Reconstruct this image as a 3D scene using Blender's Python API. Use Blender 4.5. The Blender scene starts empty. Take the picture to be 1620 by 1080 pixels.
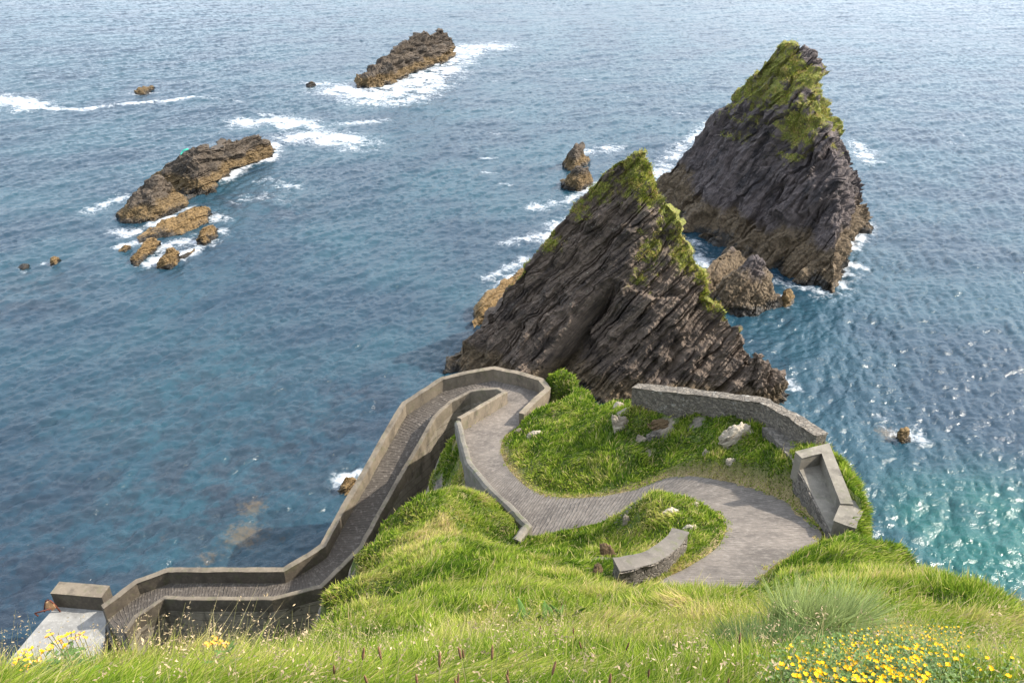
import bpy, math, random
import numpy as np
from mathutils import Vector

random.seed(7)
RNG = np.random.default_rng(7)
scene = bpy.context.scene
COL = scene.collection
R = math.radians

# ------------------------------------------------------------------ camera, sky, sun, exposure
CAM_H, PITCH, FPX = 45.0, R(29.0), 1303.0
cam_data = bpy.data.cameras.new('camera')
cam = bpy.data.objects.new('camera', cam_data)
COL.objects.link(cam)
cam.location = (0, 0, CAM_H)
cam.rotation_euler = (R(90) - PITCH, 0, 0)
cam_data.sensor_width = 36.0
cam_data.sensor_fit = 'HORIZONTAL'
cam_data.lens = 36.0 * FPX / 1620.0
cam_data.clip_start = 0.1
cam_data.clip_end = 30000
scene.camera = cam

SUN_EL, SUN_AZ = R(42), R(84)          # azimuth measured from +Y (view direction) towards +X
world = bpy.data.worlds.new('World')
scene.world = world
world.use_nodes = True
wn = world.node_tree
bg = wn.nodes['Background']
sky = wn.nodes.new('ShaderNodeTexSky')
sky.sky_type = 'NISHITA'
sky.sun_disc = False
sky.sun_elevation = SUN_EL
sky.sun_rotation = SUN_AZ
sky.air_density = 1.0
sky.dust_density = 3.0
sky.ozone_density = 1.0
# thin broken cloud over the blue
tc = wn.nodes.new('ShaderNodeTexCoord'); cm = wn.nodes.new('ShaderNodeMapping'); cm.inputs['Scale'].default_value = (1.0, 1.0, 2.6)
cn = wn.nodes.new('ShaderNodeTexNoise'); cn.inputs['Scale'].default_value = 2.3; cn.inputs['Detail'].default_value = 6; cn.inputs['Roughness'].default_value = 0.55
cr = wn.nodes.new('ShaderNodeMapRange'); cr.inputs['From Min'].default_value = 0.36; cr.inputs['From Max'].default_value = 0.66
cr.inputs['To Min'].default_value = 0.15; cr.inputs['To Max'].default_value = 0.9
cx = wn.nodes.new('ShaderNodeMix'); cx.data_type = 'RGBA'; cx.inputs[7].default_value = (6.6, 7.2, 8.0, 1)
wn.links.new(tc.outputs['Generated'], cm.inputs[0]); wn.links.new(cm.outputs[0], cn.inputs['Vector']); wn.links.new(cn.outputs['Fac'], cr.inputs['Value'])
wn.links.new(cr.outputs[0], cx.inputs[0]); wn.links.new(sky.outputs[0], cx.inputs[6]); wn.links.new(cx.outputs[2], bg.inputs[0])
bg.inputs[1].default_value = 0.15

sun_data = bpy.data.lights.new('sun', 'SUN')
sun_data.energy = 3.7
sun_data.angle = R(0.6)
sun_data.color = (1.0, 0.93, 0.82)
sun = bpy.data.objects.new('sun', sun_data)
COL.objects.link(sun)
sun_dir = Vector((math.sin(SUN_AZ) * math.cos(SUN_EL), math.cos(SUN_AZ) * math.cos(SUN_EL), math.sin(SUN_EL)))
sun.rotation_euler = sun_dir.to_track_quat('Z', 'Y').to_euler()

scene.view_settings.view_transform = 'Standard'
scene.view_settings.look = 'None'
scene.view_settings.gamma = 1.0
scene.view_settings.use_curve_mapping = False
scene.view_settings.exposure = 1.34

# ------------------------------------------------------------------ helpers
FWD = np.array([0, math.cos(PITCH), -math.sin(PITCH)])
UPV = np.array([0, math.sin(PITCH), math.cos(PITCH)])
EYE = np.array([0, 0, CAM_H])

def ray(px, py):
    return FWD + np.array([1.0, 0, 0]) * (px - 810) / FPX + UPV * (540 - py) / FPX

def at_z(px, py, z=0.0):
    d = ray(px, py)
    return EYE + d * ((z - CAM_H) / d[2])

def at_y(px, py, Y):
    d = ray(px, py)
    return EYE + d * (Y / d[1])

def proj(P):
    q = P - EYE; dep = q @ FWD
    return 810 + FPX * q[:, 0] / dep, 540 - FPX * (q @ UPV) / dep, dep

def px_blobs(p, lst):
    """soft patches placed on a surface: (pixel x, pixel y, half width, half height, strength)"""
    x, y, _ = proj(p); o = np.zeros(len(p))
    for a, b, w, h, s_ in lst: o = np.maximum(o, s_ * np.exp(-(((x - a) / w) ** 2 + ((y - b) / h) ** 2)))
    return o

def tag(o, label=None, cat=None, group=None, kind=None):
    if label: o['label'] = label
    if cat: o['category'] = cat
    if group: o['group'] = group
    if kind: o['kind'] = kind
    return o

def empty(name, loc):
    o = bpy.data.objects.new(name, None)
    o.location = loc
    o.empty_display_size = 0.2
    COL.objects.link(o)
    return o

PERM = np.random.default_rng(3).permutation(256)
PERM = np.concatenate([PERM, PERM])
GRAD = np.random.default_rng(5).normal(size=(256, 3))
GRAD /= np.linalg.norm(GRAD, axis=1)[:, None]

def perlin(p):
    p = np.asarray(p, float)
    i = np.floor(p).astype(int)
    f = p - i
    u = f * f * f * (f * (f * 6 - 15) + 10)
    i &= 255
    out = 0
    for dx in (0, 1):
        wx = u[:, 0] if dx else 1 - u[:, 0]
        for dy in (0, 1):
            wy = u[:, 1] if dy else 1 - u[:, 1]
            for dz in (0, 1):
                wz = u[:, 2] if dz else 1 - u[:, 2]
                h = PERM[PERM[PERM[(i[:, 0] + dx) & 255] + ((i[:, 1] + dy) & 255)] + ((i[:, 2] + dz) & 255)]
                g = GRAD[h]
                d = (f[:, 0] - dx) * g[:, 0] + (f[:, 1] - dy) * g[:, 1] + (f[:, 2] - dz) * g[:, 2]
                out = out + wx * wy * wz * d
    return out * 1.6

def fbm(p, octs=4, gain=0.5, ridged=False):
    p = np.asarray(p, float)
    a, s, out = 1.0, 1.0, 0
    for k in range(octs):
        n = perlin(p * s + 17.3 * k)
        if ridged: n = 1 - 2 * np.abs(n)
        out = out + a * n
        a *= gain
        s *= 2.03
    return out

def hash1(i, seed=0):
    i = (i.astype(np.int64) * 7919 + seed * 104729) & 0xffff
    return ((np.sin(i * 12.9898 + seed) * 43758.5453) % 1.0)

def sstep(a, b, x):
    t = np.clip((x - a) / (b - a), 0, 1)
    return t * t * (3 - 2 * t)

def np_mesh(name, verts, quads=None, tris=None, mat=None, parent=None, smooth=True, cols=None, attrs=None, uv=None):
    me = bpy.data.meshes.new(name)
    verts = np.asarray(verts, np.float32)
    idx, tot = [], []
    if quads is not None and len(quads):
        q = np.asarray(quads, np.int32); idx.append(q.ravel()); tot.append(np.full(len(q), 4, np.int32))
    if tris is not None and len(tris):
        t = np.asarray(tris, np.int32); idx.append(t.ravel()); tot.append(np.full(len(t), 3, np.int32))
    idx = np.concatenate(idx); tot = np.concatenate(tot)
    start = np.concatenate([[0], np.cumsum(tot)[:-1]]).astype(np.int32)
    me.vertices.add(len(verts)); me.vertices.foreach_set('co', verts.ravel())
    me.loops.add(len(idx)); me.loops.foreach_set('vertex_index', idx)
    me.polygons.add(len(tot)); me.polygons.foreach_set('loop_start', start)
    me.polygons.foreach_set('use_smooth', np.full(len(tot), smooth, bool))
    if cols is not None:
        a = me.attributes.new('Col', 'FLOAT_COLOR', 'POINT')
        c = np.ones((len(verts), 4), np.float32); c[:, :3] = cols
        a.data.foreach_set('color', c.ravel())
    for k, v in (attrs or {}).items():
        a = me.attributes.new(k, 'FLOAT', 'POINT')
        a.data.foreach_set('value', np.asarray(v, np.float32))
    me.update(calc_edges=True)
    me.validate()
    if uv is not None:
        l = me.uv_layers.new(name='UVMap')
        l.data.foreach_set('uv', np.asarray(uv, np.float32)[idx].ravel())
    if mat: me.materials.append(mat)
    o = bpy.data.objects.new(name, me)
    COL.objects.link(o)
    if parent:
        o.parent = parent
        o.location = -parent.location
    return o

def grid_quads(nu, nv, off=0):
    i = np.arange(nu - 1)[:, None] * nv + np.arange(nv - 1)[None]
    i = i.ravel() + off
    return np.stack([i, i + nv, i + nv + 1, i + 1], 1)

class PB:
    """collects loose faces of one mesh"""
    def __init__(s): s.v, s.f = [], []
    def add(s, vs, fs):
        o = len(s.v); s.v += [tuple(v) for v in vs]; s.f += [tuple(i + o for i in f) for f in fs]
    def box(s, c, size, rz=0.0):
        cx, cy, cz = c; a, b, h = size[0] / 2, size[1] / 2, size[2] / 2
        ca, sa = math.cos(rz), math.sin(rz)
        vs = [(cx + x * a * ca - y * b * sa, cy + x * a * sa + y * b * ca, cz + z * h) for z in (-1, 1) for x, y in ((-1, -1), (1, -1), (1, 1), (-1, 1))]
        s.add(vs, [(3, 2, 1, 0), (4, 5, 6, 7), (0, 1, 5, 4), (1, 2, 6, 5), (2, 3, 7, 6), (3, 0, 4, 7)])
    def tube(s, pts, rad, n=6):
        pts = [Vector(p) for p in pts]
        rads = rad if isinstance(rad, (list, tuple)) else [rad] * len(pts)
        vs, fs = [], []
        for k, p in enumerate(pts):
            t = (pts[min(k + 1, len(pts) - 1)] - pts[max(k - 1, 0)]).normalized()
            a = t.orthogonal().normalized(); b = t.cross(a)
            for j in range(n):
                w = 2 * math.pi * j / n
                vs.append(p + (a * math.cos(w) + b * math.sin(w)) * rads[k])
        for k in range(len(pts) - 1):
            for j in range(n):
                fs.append((k * n + j, k * n + (j + 1) % n, (k + 1) * n + (j + 1) % n, (k + 1) * n + j))
        fs.append(tuple(range(n - 1, -1, -1))); fs.append(tuple((len(pts) - 1) * n + j for j in range(n)))
        s.add(vs, fs)
    def build(s, name, mat, parent=None, smooth=False, bevel=0.0):
        me = bpy.data.meshes.new(name); me.from_pydata(s.v, [], s.f); me.update()
        if smooth: me.polygons.foreach_set('use_smooth', [True] * len(me.polygons))
        me.materials.append(mat)
        o = bpy.data.objects.new(name, me); COL.objects.link(o)
        if parent: o.parent = parent; o.location = -parent.location
        if bevel:
            m = o.modifiers.new('bevel', 'BEVEL'); m.width = bevel; m.segments = 2; m.limit_method = 'ANGLE'
        return o

# ------------------------------------------------------------------ materials
class NT:
    def __init__(s, name):
        s.m = bpy.data.materials.new(name); s.m.use_nodes = True
        s.t = s.m.node_tree; s.b = s.t.nodes['Principled BSDF']; s.out = s.t.nodes['Material Output']
        s.b.inputs['Specular IOR Level'].default_value = 0.3
    def n(s, typ, **kw):
        nd = s.t.nodes.new('ShaderNode' + typ)
        for k, v in kw.items(): setattr(nd, k, v)
        return nd
    def l(s, a, b): s.t.links.new(a, b)
    def setin(s, sock, v):
        if isinstance(v, bpy.types.NodeSocket): s.l(v, sock)
        elif isinstance(v, (tuple, list)) and len(v) == 3 and sock.type == 'RGBA': sock.default_value = (*v, 1)
        else: sock.default_value = v
    def pos(s): return s.n('NewGeometry').outputs['Position']
    def noise(s, vec, scale, detail=5, rough=0.55, dist=0.0, out='Fac'):
        nd = s.n('TexNoise'); nd.inputs['Scale'].default_value = scale; nd.inputs['Detail'].default_value = detail
        nd.inputs['Roughness'].default_value = rough; nd.inputs['Distortion'].default_value = dist
        if vec is not None: s.l(vec, nd.inputs['Vector'])
        return nd.outputs[out]
    def voro(s, vec, scale, feature='F1', out='Distance', rnd=1.0):
        nd = s.n('TexVoronoi', feature=feature); nd.inputs['Scale'].default_value = scale
        nd.inputs['Randomness'].default_value = rnd
        s.l(vec, nd.inputs['Vector']); return nd.outputs[out]
    def mapr(s, v, a, b, c=0.0, d=1.0, smooth=True):
        nd = s.n('MapRange'); nd.interpolation_type = 'SMOOTHSTEP' if smooth else 'LINEAR'
        s.setin(nd.inputs['Value'], v)
        for k, x in zip(('From Min', 'From Max', 'To Min', 'To Max'), (a, b, c, d)): nd.inputs[k].default_value = x
        return nd.outputs['Result']
    def mix(s, f, a, b, blend='MIX'):
        nd = s.n('Mix', data_type='RGBA', blend_type=blend)
        s.setin(nd.inputs[0], f); s.setin(nd.inputs[6], a); s.setin(nd.inputs[7], b)
        return nd.outputs[2]
    def math(s, op, a, b=0.0, c=None):
        nd = s.n('Math', operation=op); s.setin(nd.inputs[0], a); s.setin(nd.inputs[1], b)
        if c is not None: s.setin(nd.inputs[2], c)
        return nd.outputs[0]
    def ramp(s, f, stops):
        nd = s.n('ValToRGB'); e = nd.color_ramp.elements
        while len(e) < len(stops): e.new(0.5)
        for k, (p, c) in enumerate(stops): e[k].position = p; e[k].color = (*c, 1)
        s.l(f, nd.inputs[0]); return nd.outputs[0]
    def attr(s, name, out='Fac'): return s.n('Attribute', attribute_name=name).outputs[out]
    def bump(s, h, strength=0.5, dist=0.05, normal=None):
        nd = s.n('Bump'); nd.inputs['Strength'].default_value = strength; nd.inputs['Distance'].default_value = dist
        s.l(h, nd.inputs['Height'])
        if normal is not None: s.l(normal, nd.inputs['Normal'])
        return nd.outputs[0]
    def stretch(s, vec, frame, sc):
        """coordinates in a rotated frame (three unit vectors), scaled per axis"""
        c = s.n('CombineXYZ')
        for k in range(3):
            d = s.n('VectorMath', operation='DOT_PRODUCT'); s.l(vec, d.inputs[0]); d.inputs[1].default_value = frame[k]
            s.l(s.math('MULTIPLY', d.outputs['Value'], sc[k]), c.inputs[k])
        return c.outputs[0]
    def sep(s, vec):
        nd = s.n('SeparateXYZ'); s.l(vec, nd.inputs[0]); return nd.outputs
    def fin(s, color=None, rough=None, normal=None):
        if color is not None: s.setin(s.b.inputs['Base Color'], color)
        if rough is not None: s.setin(s.b.inputs['Roughness'], rough)
        if normal is not None: s.l(normal, s.b.inputs['Normal'])
        return s.m

def frame_of(n):
    n = Vector(n).normalized(); a = n.cross(Vector((0, 1, 0))).normalized(); b = n.cross(a)
    return (tuple(n), tuple(a), tuple(b))

def rock_mat(name, nrm, dark, light, tint, tidal, tidal_h, lichen=0.5, turf=False):
    s = NT(name); p = s.pos(); fr = frame_of(nrm)
    c1 = s.stretch(p, fr, (1.0, 0.16, 0.30)); c2 = s.stretch(p, fr, (5.0, 0.75, 1.3))
    n1 = s.noise(c1, 1.1, 6, 0.62, 0.3); n2 = s.noise(c2, 1.6, 6, 0.65, 0.2); n3 = s.noise(p, 0.22, 4)
    n4 = s.noise(p, 3.0, 6, 0.65)
    col = s.mix(s.mapr(n1, 0.38, 0.66), dark, light)
    col = s.mix(s.mapr(n3, 0.42, 0.62), col, s.mix(s.mapr(n2, 0.35, 0.65), tint, light))
    col = s.mix(s.mapr(n2, 0.56, 0.70, 0, 0.55), col, tuple(min(1, 1.75 * x) for x in light))
    col = s.mix(s.mapr(n2, 0.42, 0.30, 0, 0.75), col, tuple(0.35 * x for x in dark))
    z = s.sep(p)[2]
    zz = s.math('ADD', z, s.math('MULTIPLY', s.math('SUBTRACT', n3, 0.5), tidal_h * 1.6))
    zz = s.math('ADD', zz, s.math('MULTIPLY', s.math('SUBTRACT', n2, 0.5), tidal_h * 0.7))
    if lichen > 0:
        lm = s.math('MULTIPLY', s.mapr(n4, 0.60, 0.72), s.mapr(zz, tidal_h * 1.4, tidal_h * 3.2, 0, lichen))
        lm = s.math('MULTIPLY', lm, s.mapr(s.noise(p, 0.5, 3), 0.45, 0.6))
        col = s.mix(lm, col, (0.34, 0.33, 0.25))
    td = s.mix(s.mapr(n4, 0.35, 0.65), tuple(0.55 * x for x in tidal), tuple(1.25 * x for x in tidal))
    td = s.mix(s.mapr(n2, 0.45, 0.32, 0, 0.7), td, tuple(0.3 * x for x in tidal))
    col = s.mix(s.mapr(zz, tidal_h * 1.25, tidal_h * 0.8), col, td)
    col = s.mix(s.mapr(zz, 0.75, 0.15), col, (0.020, 0.017, 0.013))
    if turf:
        t = s.attr('turf')
        n9 = s.noise(p, 8.0, 4, 0.7)
        tn = s.math('ADD', t, s.math('ADD', s.math('MULTIPLY', s.math('SUBTRACT', n4, 0.5), 0.8), s.math('MULTIPLY', s.math('SUBTRACT', n9, 0.5), 0.9)))
        g = s.ramp(s.noise(p, 0.9, 5, 0.6), [(0.3, (0.095, 0.115, 0.020)), (0.5, (0.20, 0.215, 0.035)), (0.68, (0.29, 0.23, 0.07))])
        g = s.mix(s.mapr(n9, 0.38, 0.62), tuple(0.5 * x for x in (0.11, 0.10, 0.03)), g)
        col = s.mix(s.mapr(tn, 0.30, 0.75), col, s.mix(s.mapr(tn, 0.45, 0.80), (0.085, 0.070, 0.030), g))
    h = s.math('ADD', s.math('MULTIPLY', n1, 0.6), s.math('ADD', s.math('MULTIPLY', n2, 0.6), s.math('MULTIPLY', n4, 0.10)))
    b = s.bump(h, 0.8, 0.35)
    rough = s.mapr(zz, 0.3, 1.2, 0.35, 0.85)
    return s.fin(col, rough, b)

STRATA = Vector((-0.70, 0.30, 0.62)).normalized()
M_stackF = rock_mat('near_stack_slate', STRATA, (0.030, 0.023, 0.019), (0.125, 0.094, 0.070), (0.066, 0.049, 0.038), (0.100, 0.072, 0.042), 2.2, 0.9, True)
M_stackB = rock_mat('far_stack_slate', (-0.78, 0.18, 0.52), (0.020, 0.017, 0.018), (0.100, 0.080, 0.073), (0.044, 0.036, 0.037), (0.105, 0.076, 0.046), 4.6, 0.5, True)
M_skerry = rock_mat('skerry_rock', (-0.5, 0.2, 0.8), (0.030, 0.025, 0.020), (0.085, 0.066, 0.048), (0.052, 0.040, 0.029), (0.115, 0.078, 0.036), 2.2, 0.3)
M_reef = rock_mat('weedy_rock', (-0.5, 0.3, 0.7), (0.060, 0.042, 0.024), (0.15, 0.10, 0.052), (0.10, 0.065, 0.032), (0.15, 0.098, 0.042), 3.0, 0.0)
M_crag = rock_mat('pale_outcrop', (-0.4, 0.2, 0.9), (0.13, 0.105, 0.075), (0.46, 0.40, 0.31), (0.30, 0.25, 0.19), (0.2, 0.2, 0.2), 0.001, 0.0)

def concrete_mat(name, base, dark, stain=0.5, moss=0.0, course=0.0, scale=1.0, low=False):
    s = NT(name); p = s.pos()
    n1 = s.noise(p, 0.8 * scale, 6, 0.65); n2 = s.noise(p, 5 * scale, 6, 0.7); n3 = s.noise(p, 30, 4, 0.6)
    drip = s.noise(s.stretch(p, ((1, 0, 0), (0, 1, 0), (0, 0, 1)), (1.1, 1.1, 0.45)), 1.2, 6, 0.65)
    col = s.mix(s.mapr(n1, 0.35, 0.65), tuple(0.75 * x for x in base), base)
    col = s.mix(s.mapr(n2, 0.50, 0.72, 0, 0.6), col, tuple(min(1, 1.5 * x) for x in base))
    col = s.mix(s.mapr(drip, 0.48, 0.68, 0, stain), col, dark)
    col = s.mix(s.mapr(n3, 0.60, 0.75, 0, 0.35), col, dark)
    h = s.math('ADD', s.math('MULTIPLY', n2, 0.6), s.math('MULTIPLY', n3, 0.3))
    if low:                                              # near-black tone growing towards sea level on upright faces, much weaker on tops
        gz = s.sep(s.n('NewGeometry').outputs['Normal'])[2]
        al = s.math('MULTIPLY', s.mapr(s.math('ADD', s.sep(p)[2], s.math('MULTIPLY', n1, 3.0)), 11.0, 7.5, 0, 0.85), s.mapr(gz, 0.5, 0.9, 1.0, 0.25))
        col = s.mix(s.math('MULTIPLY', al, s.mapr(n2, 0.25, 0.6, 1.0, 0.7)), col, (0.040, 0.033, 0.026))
    if course:
        z = s.sep(p)[2]
        w = s.math('FRACT', s.math('DIVIDE', s.math('ADD', z, s.math('MULTIPLY', n1, 0.12)), course))
        g = s.math('MULTIPLY', s.mapr(w, 0.0, 0.06), s.mapr(w, 1.0, 0.94))
        col = s.mix(s.math('MULTIPLY', s.math('SUBTRACT', 1.0, g), 0.75), col, tuple(0.3 * x for x in dark))
        h = s.math('ADD', h, s.math('MULTIPLY', g, 0.8))
    if moss:
        col = s.mix(s.math('MULTIPLY', s.mapr(s.noise(p, 1.7, 5, 0.65), 0.52, 0.64), moss), col, (0.075, 0.085, 0.03))
    return s.fin(col, 0.88, s.bump(h, 0.5, 0.03))

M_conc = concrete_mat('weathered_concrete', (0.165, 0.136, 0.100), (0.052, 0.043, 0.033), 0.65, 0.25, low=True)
M_conc_dark = concrete_mat('dark_masonry', (0.21, 0.18, 0.14), (0.045, 0.038, 0.03), 0.7, 0.25, 0.62)
M_conc_moss = concrete_mat('mossy_concrete', (0.135, 0.122, 0.10), (0.05, 0.044, 0.036), 0.5, 0.55)
M_conc_pale = concrete_mat('pale_concrete', (0.235, 0.23, 0.215), (0.10, 0.096, 0.088), 0.45)
M_conc_bench = concrete_mat('terrace_concrete', (0.165, 0.148, 0.12), (0.06, 0.053, 0.043), 0.6, 0.2)

def rubble_mat(name, base, scale, lichen=0.5):
    s = NT(name); p = s.pos()
    w = s.n('VectorMath', operation='ADD'); s.l(p, w.inputs[0])
    nv = s.n('VectorMath', operation='SCALE'); s.l(s.noise(p, 3, 3, out='Color'), nv.inputs[0]); nv.inputs['Scale'].default_value = 0.10
    s.l(nv.outputs[0], w.inputs[1])
    q = s.stretch(w.outputs[0], ((1, 0, 0), (0, 1, 0), (0, 0, 1)), (1, 1, 1.9))
    e = s.voro(q, scale, 'DISTANCE_TO_EDGE'); cc = s.voro(q, scale, 'F1', 'Color')
    n = s.noise(p, 9, 6, 0.7); cs = s.sep(cc)
    col = s.mix(cs[0], tuple(0.6 * x for x in base), tuple(min(1, 1.3 * x) for x in base))
    col = s.mix(s.mapr(n, 0.4, 0.7, 0, 0.6), col, (0.085, 0.078, 0.068))
    col = s.mix(s.mapr(e, 0.05, 0.0, 0, 0.8), col, (0.04, 0.035, 0.03))
    col = s.mix(s.math('MULTIPLY', s.mapr(s.noise(p, 2.6, 6, 0.7), 0.56, 0.68), lichen), col, (0.42, 0.40, 0.35))
    h = s.math('ADD', s.mapr(e, 0, 0.12), s.math('MULTIPLY', n, 0.5))
    return s.fin(col, 0.9, s.bump(h, 0.8, 0.06))

M_rubble = rubble_mat('rubble_stone', (0.155, 0.133, 0.105), 4.6, 0.6)
M_rubble_dark = rubble_mat('rough_retaining_stone', (0.14, 0.122, 0.10), 4.2, 0.3)

def path_mat():
    s = NT('grooved_path_concrete'); p = s.pos()
    uvn = s.n('UVMap'); uv = s.sep(uvn.outputs[0])
    n1 = s.noise(p, 0.55, 6, 0.65); n2 = s.noise(p, 4, 6, 0.7); n3 = s.noise(p, 22, 4, 0.65)
    nw = s.noise(p, 2.2, 3)
    al = s.math('ADD', uv[1], s.math('MULTIPLY', nw, 0.22))
    w = s.math('FRACT', s.math('DIVIDE', al, 0.20))
    g = s.math('MULTIPLY', s.mapr(w, 0.0, 0.22), s.mapr(w, 1.0, 0.78))
    brk = s.mapr(s.noise(p, 5, 5, 0.7), 0.42, 0.56)
    col = s.mix(s.mapr(n1, 0.32, 0.68), (0.078, 0.066, 0.056), (0.146, 0.124, 0.104))
    col = s.mix(s.mapr(n2, 0.45, 0.70, 0, 0.55), col, (0.235, 0.205, 0.175))
    col = s.mix(s.mapr(n3, 0.52, 0.70, 0, 0.4), col, (0.09, 0.08, 0.07))
    gm = s.math('MULTIPLY', s.math('SUBTRACT', 1.0, g), s.math('MULTIPLY', brk, 0.60))
    col = s.mix(gm, col, (0.05, 0.044, 0.038))
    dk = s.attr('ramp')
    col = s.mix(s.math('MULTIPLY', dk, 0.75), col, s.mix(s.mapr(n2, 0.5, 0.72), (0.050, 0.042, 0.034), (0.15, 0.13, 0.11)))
    ed = s.math('ABSOLUTE', s.math('SUBTRACT', uv[0], 0.5))
    edn = s.math('ADD', ed, s.math('MULTIPLY', s.math('SUBTRACT', n2, 0.5), 0.25))
    col = s.mix(s.mapr(edn, 0.44, 0.53, 0, 0.75), col, (0.11, 0.095, 0.06))
    h = s.math('ADD', g, s.math('MULTIPLY', n3, 0.5))
    return s.fin(col, 0.85, s.bump(h, 0.7, 0.035))
M_path = path_mat()

def terrain_mat():
    s = NT('turf_and_rock'); p = s.pos()
    n = s.noise(p, 0.45, 6, 0.65); n2 = s.noise(p, 3.5, 6, 0.7); n3 = s.noise(p, 14, 5, 0.7)
    g = s.ramp(n2, [(0.30, (0.022, 0.036, 0.008)), (0.5, (0.07, 0.095, 0.018)), (0.7, (0.13, 0.13, 0.035))])
    dry = s.mix(s.mapr(n3, 0.35, 0.65), (0.15, 0.105, 0.05), (0.32, 0.24, 0.12))
    g = s.mix(s.attr('dry'), g, dry)
    fr = frame_of((-0.5, 0.2, 0.8)); c = s.stretch(p, fr, (1.6, 0.3, 0.5))
    rk = s.noise(c, 2.0, 7, 0.7)
    rock = s.ramp(rk, [(0.3, (0.03, 0.026, 0.022)), (0.48, (0.12, 0.105, 0.085)), (0.62, (0.25, 0.205, 0.15)), (0.75, (0.50, 0.43, 0.32))])
    rm = s.math('ADD', s.attr('rock'), s.math('MULTIPLY', s.math('SUBTRACT', n2, 0.5), 0.6))
    col = s.mix(s.mapr(rm, 0.42, 0.58), g, rock)
    z = s.sep(p)[2]
    col = s.mix(s.mapr(s.math('ADD', z, s.math('MULTIPLY', n, 2)), 3.2, 1.6), col, (0.035, 0.028, 0.02))
    h = s.math('ADD', rk, s.math('MULTIPLY', n3, 0.5))
    return s.fin(col, 0.95, s.bump(h, 0.8, 0.15))
M_terrain = terrain_mat()

def blade_mat(name, trans=0.4):
    m = bpy.data.materials.new(name); m.use_nodes = True; t = m.node_tree
    t.nodes.remove(t.nodes['Principled BSDF'])
    a = t.nodes.new('ShaderNodeAttribute'); a.attribute_name = 'Col'
    d = t.nodes.new('ShaderNodeBsdfDiffuse'); tr = t.nodes.new('ShaderNodeBsdfTranslucent'); mx = t.nodes.new('ShaderNodeMixShader')
    mx.inputs[0].default_value = trans
    for x in (d, tr): t.links.new(a.outputs['Color'], x.inputs['Color'])
    t.links.new(d.outputs[0], mx.inputs[1]); t.links.new(tr.outputs[0], mx.inputs[2])
    t.links.new(mx.outputs[0], t.nodes['Material Output'].inputs[0])
    return m
M_blade = blade_mat('grass_blades')

def plain(name, col, rough=0.7, var=0.25, scale=20):
    s = NT(name); n = s.noise(s.pos(), scale, 4)
    c = s.mix(s.mapr(n, 0.3, 0.7), tuple(x * (1 - var) for x in col), tuple(min(1, x * (1 + var)) for x in col))
    return s.fin(c, rough)

# ------------------------------------------------------------------ sea
def ocean_tile(N, L, wind, wdir, hs, seed, lo=0.0, spread=2):
    rng = np.random.default_rng(seed)
    k1 = 2 * np.pi * np.fft.fftfreq(N, L / N)
    kx, ky = np.meshgrid(k1, k1, indexing='ij'); k = np.hypot(kx, ky); k[0, 0] = 1e-6
    Lp = wind * wind / 9.81
    c = (kx * math.cos(wdir) + ky * math.sin(wdir)) / k
    P = np.exp(-1 / (k * Lp) ** 2) / k ** 3.6 * (np.abs(c) ** spread + 0.06) * np.exp(-(k * 0.05) ** 2)
    P[0, 0] = 0
    if lo: P *= (k > lo)
    h = (rng.normal(size=(N, N)) + 1j * rng.normal(size=(N, N))) * np.sqrt(P)
    z = np.fft.ifft2(h).real; sd = z.std(); H = h / sd * hs
    z = np.fft.ifft2(H).real
    dx = np.fft.ifft2(-1j * kx / k * H).real; dy = np.fft.ifft2(-1j * ky / k * H).real
    return np.stack([dx, dy, z], -1)

def sample_tile(T, L, x, y):
    N = T.shape[0]
    fx = x / L * N; fy = y / L * N
    i = np.floor(fx).astype(int); j = np.floor(fy).astype(int); u = (fx - i)[:, None]; v = (fy - j)[:, None]
    i0, i1, j0, j1 = i % N, (i + 1) % N, j % N, (j + 1) % N
    return (T[i0, j0] * (1 - u) + T[i1, j0] * u) * (1 - v) + (T[i0, j1] * (1 - u) + T[i1, j1] * u) * v

FOAM = []      # (x0, y0, x1, y1, width, strength)
def foam_px(pts, w, s, taper=True):
    q = [at_z(a, b) for a, b in pts]
    for a, b in zip(q[:-1], q[1:]): FOAM.append((a[0], a[1], b[0], b[1], w, s))

foam_px([(-20, 156), (10, 160), (50, 168)], 5.0, 1.1)
foam_px([(60, 170), (130, 174), (190, 165), (260, 160), (305, 153)], 1.5, 0.95)
foam_px([(305, 153), (380, 160)], 1.2, 0.55)
foam_px([(395, 194), (430, 190), (470, 196)], 4.2, 1.1)
foam_px([(420, 182), (450, 190), (500, 200)], 2.0, 0.75)
foam_px([(470, 217), (500, 214), (530, 219), (560, 227)], 4.4, 1.2)
foam_px([(500, 200), (560, 195), (600, 190)], 2.5, 0.6)
foam_px([(540, 140), (580, 150), (620, 148), (660, 130), (700, 110)], 7.0, 1.1)
foam_px([(545, 148), (600, 162), (650, 156), (690, 130)], 6, 0.8)
foam_px([(700, 100), (725, 85), (745, 76), (780, 74)], 8, 0.95)
foam_px([(490, 132), (520, 132), (560, 140)], 3, 0.7)
foam_px([(840, 330), (870, 320), (905, 330)], 1.8, 0.6)
foam_px([(865, 375), (880, 362), (900, 350)], 2.2, 0.9)
foam_px([(790, 385), (830, 378), (860, 370)], 1.6, 0.66)
foam_px([(770, 440), (800, 425), (830, 410)], 1.3, 0.62)
foam_px([(775, 460), (800, 445), (830, 425)], 1.3, 0.66)
foam_px([(935, 240), (965, 235)], 3.0, 0.75)
foam_px([(940, 290), (915, 308), (900, 318)], 1.5, 0.75)
foam_px([(1030, 285), (1040, 270), (1075, 240), (1100, 215), (1130, 195)], 2.2, 0.75)
foam_px([(1305, 425), (1320, 428), (1335, 420)], 2.4, 1.0)
foam_px([(1320, 440), (1345, 460), (1300, 470)], 1.6, 0.62)
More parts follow.
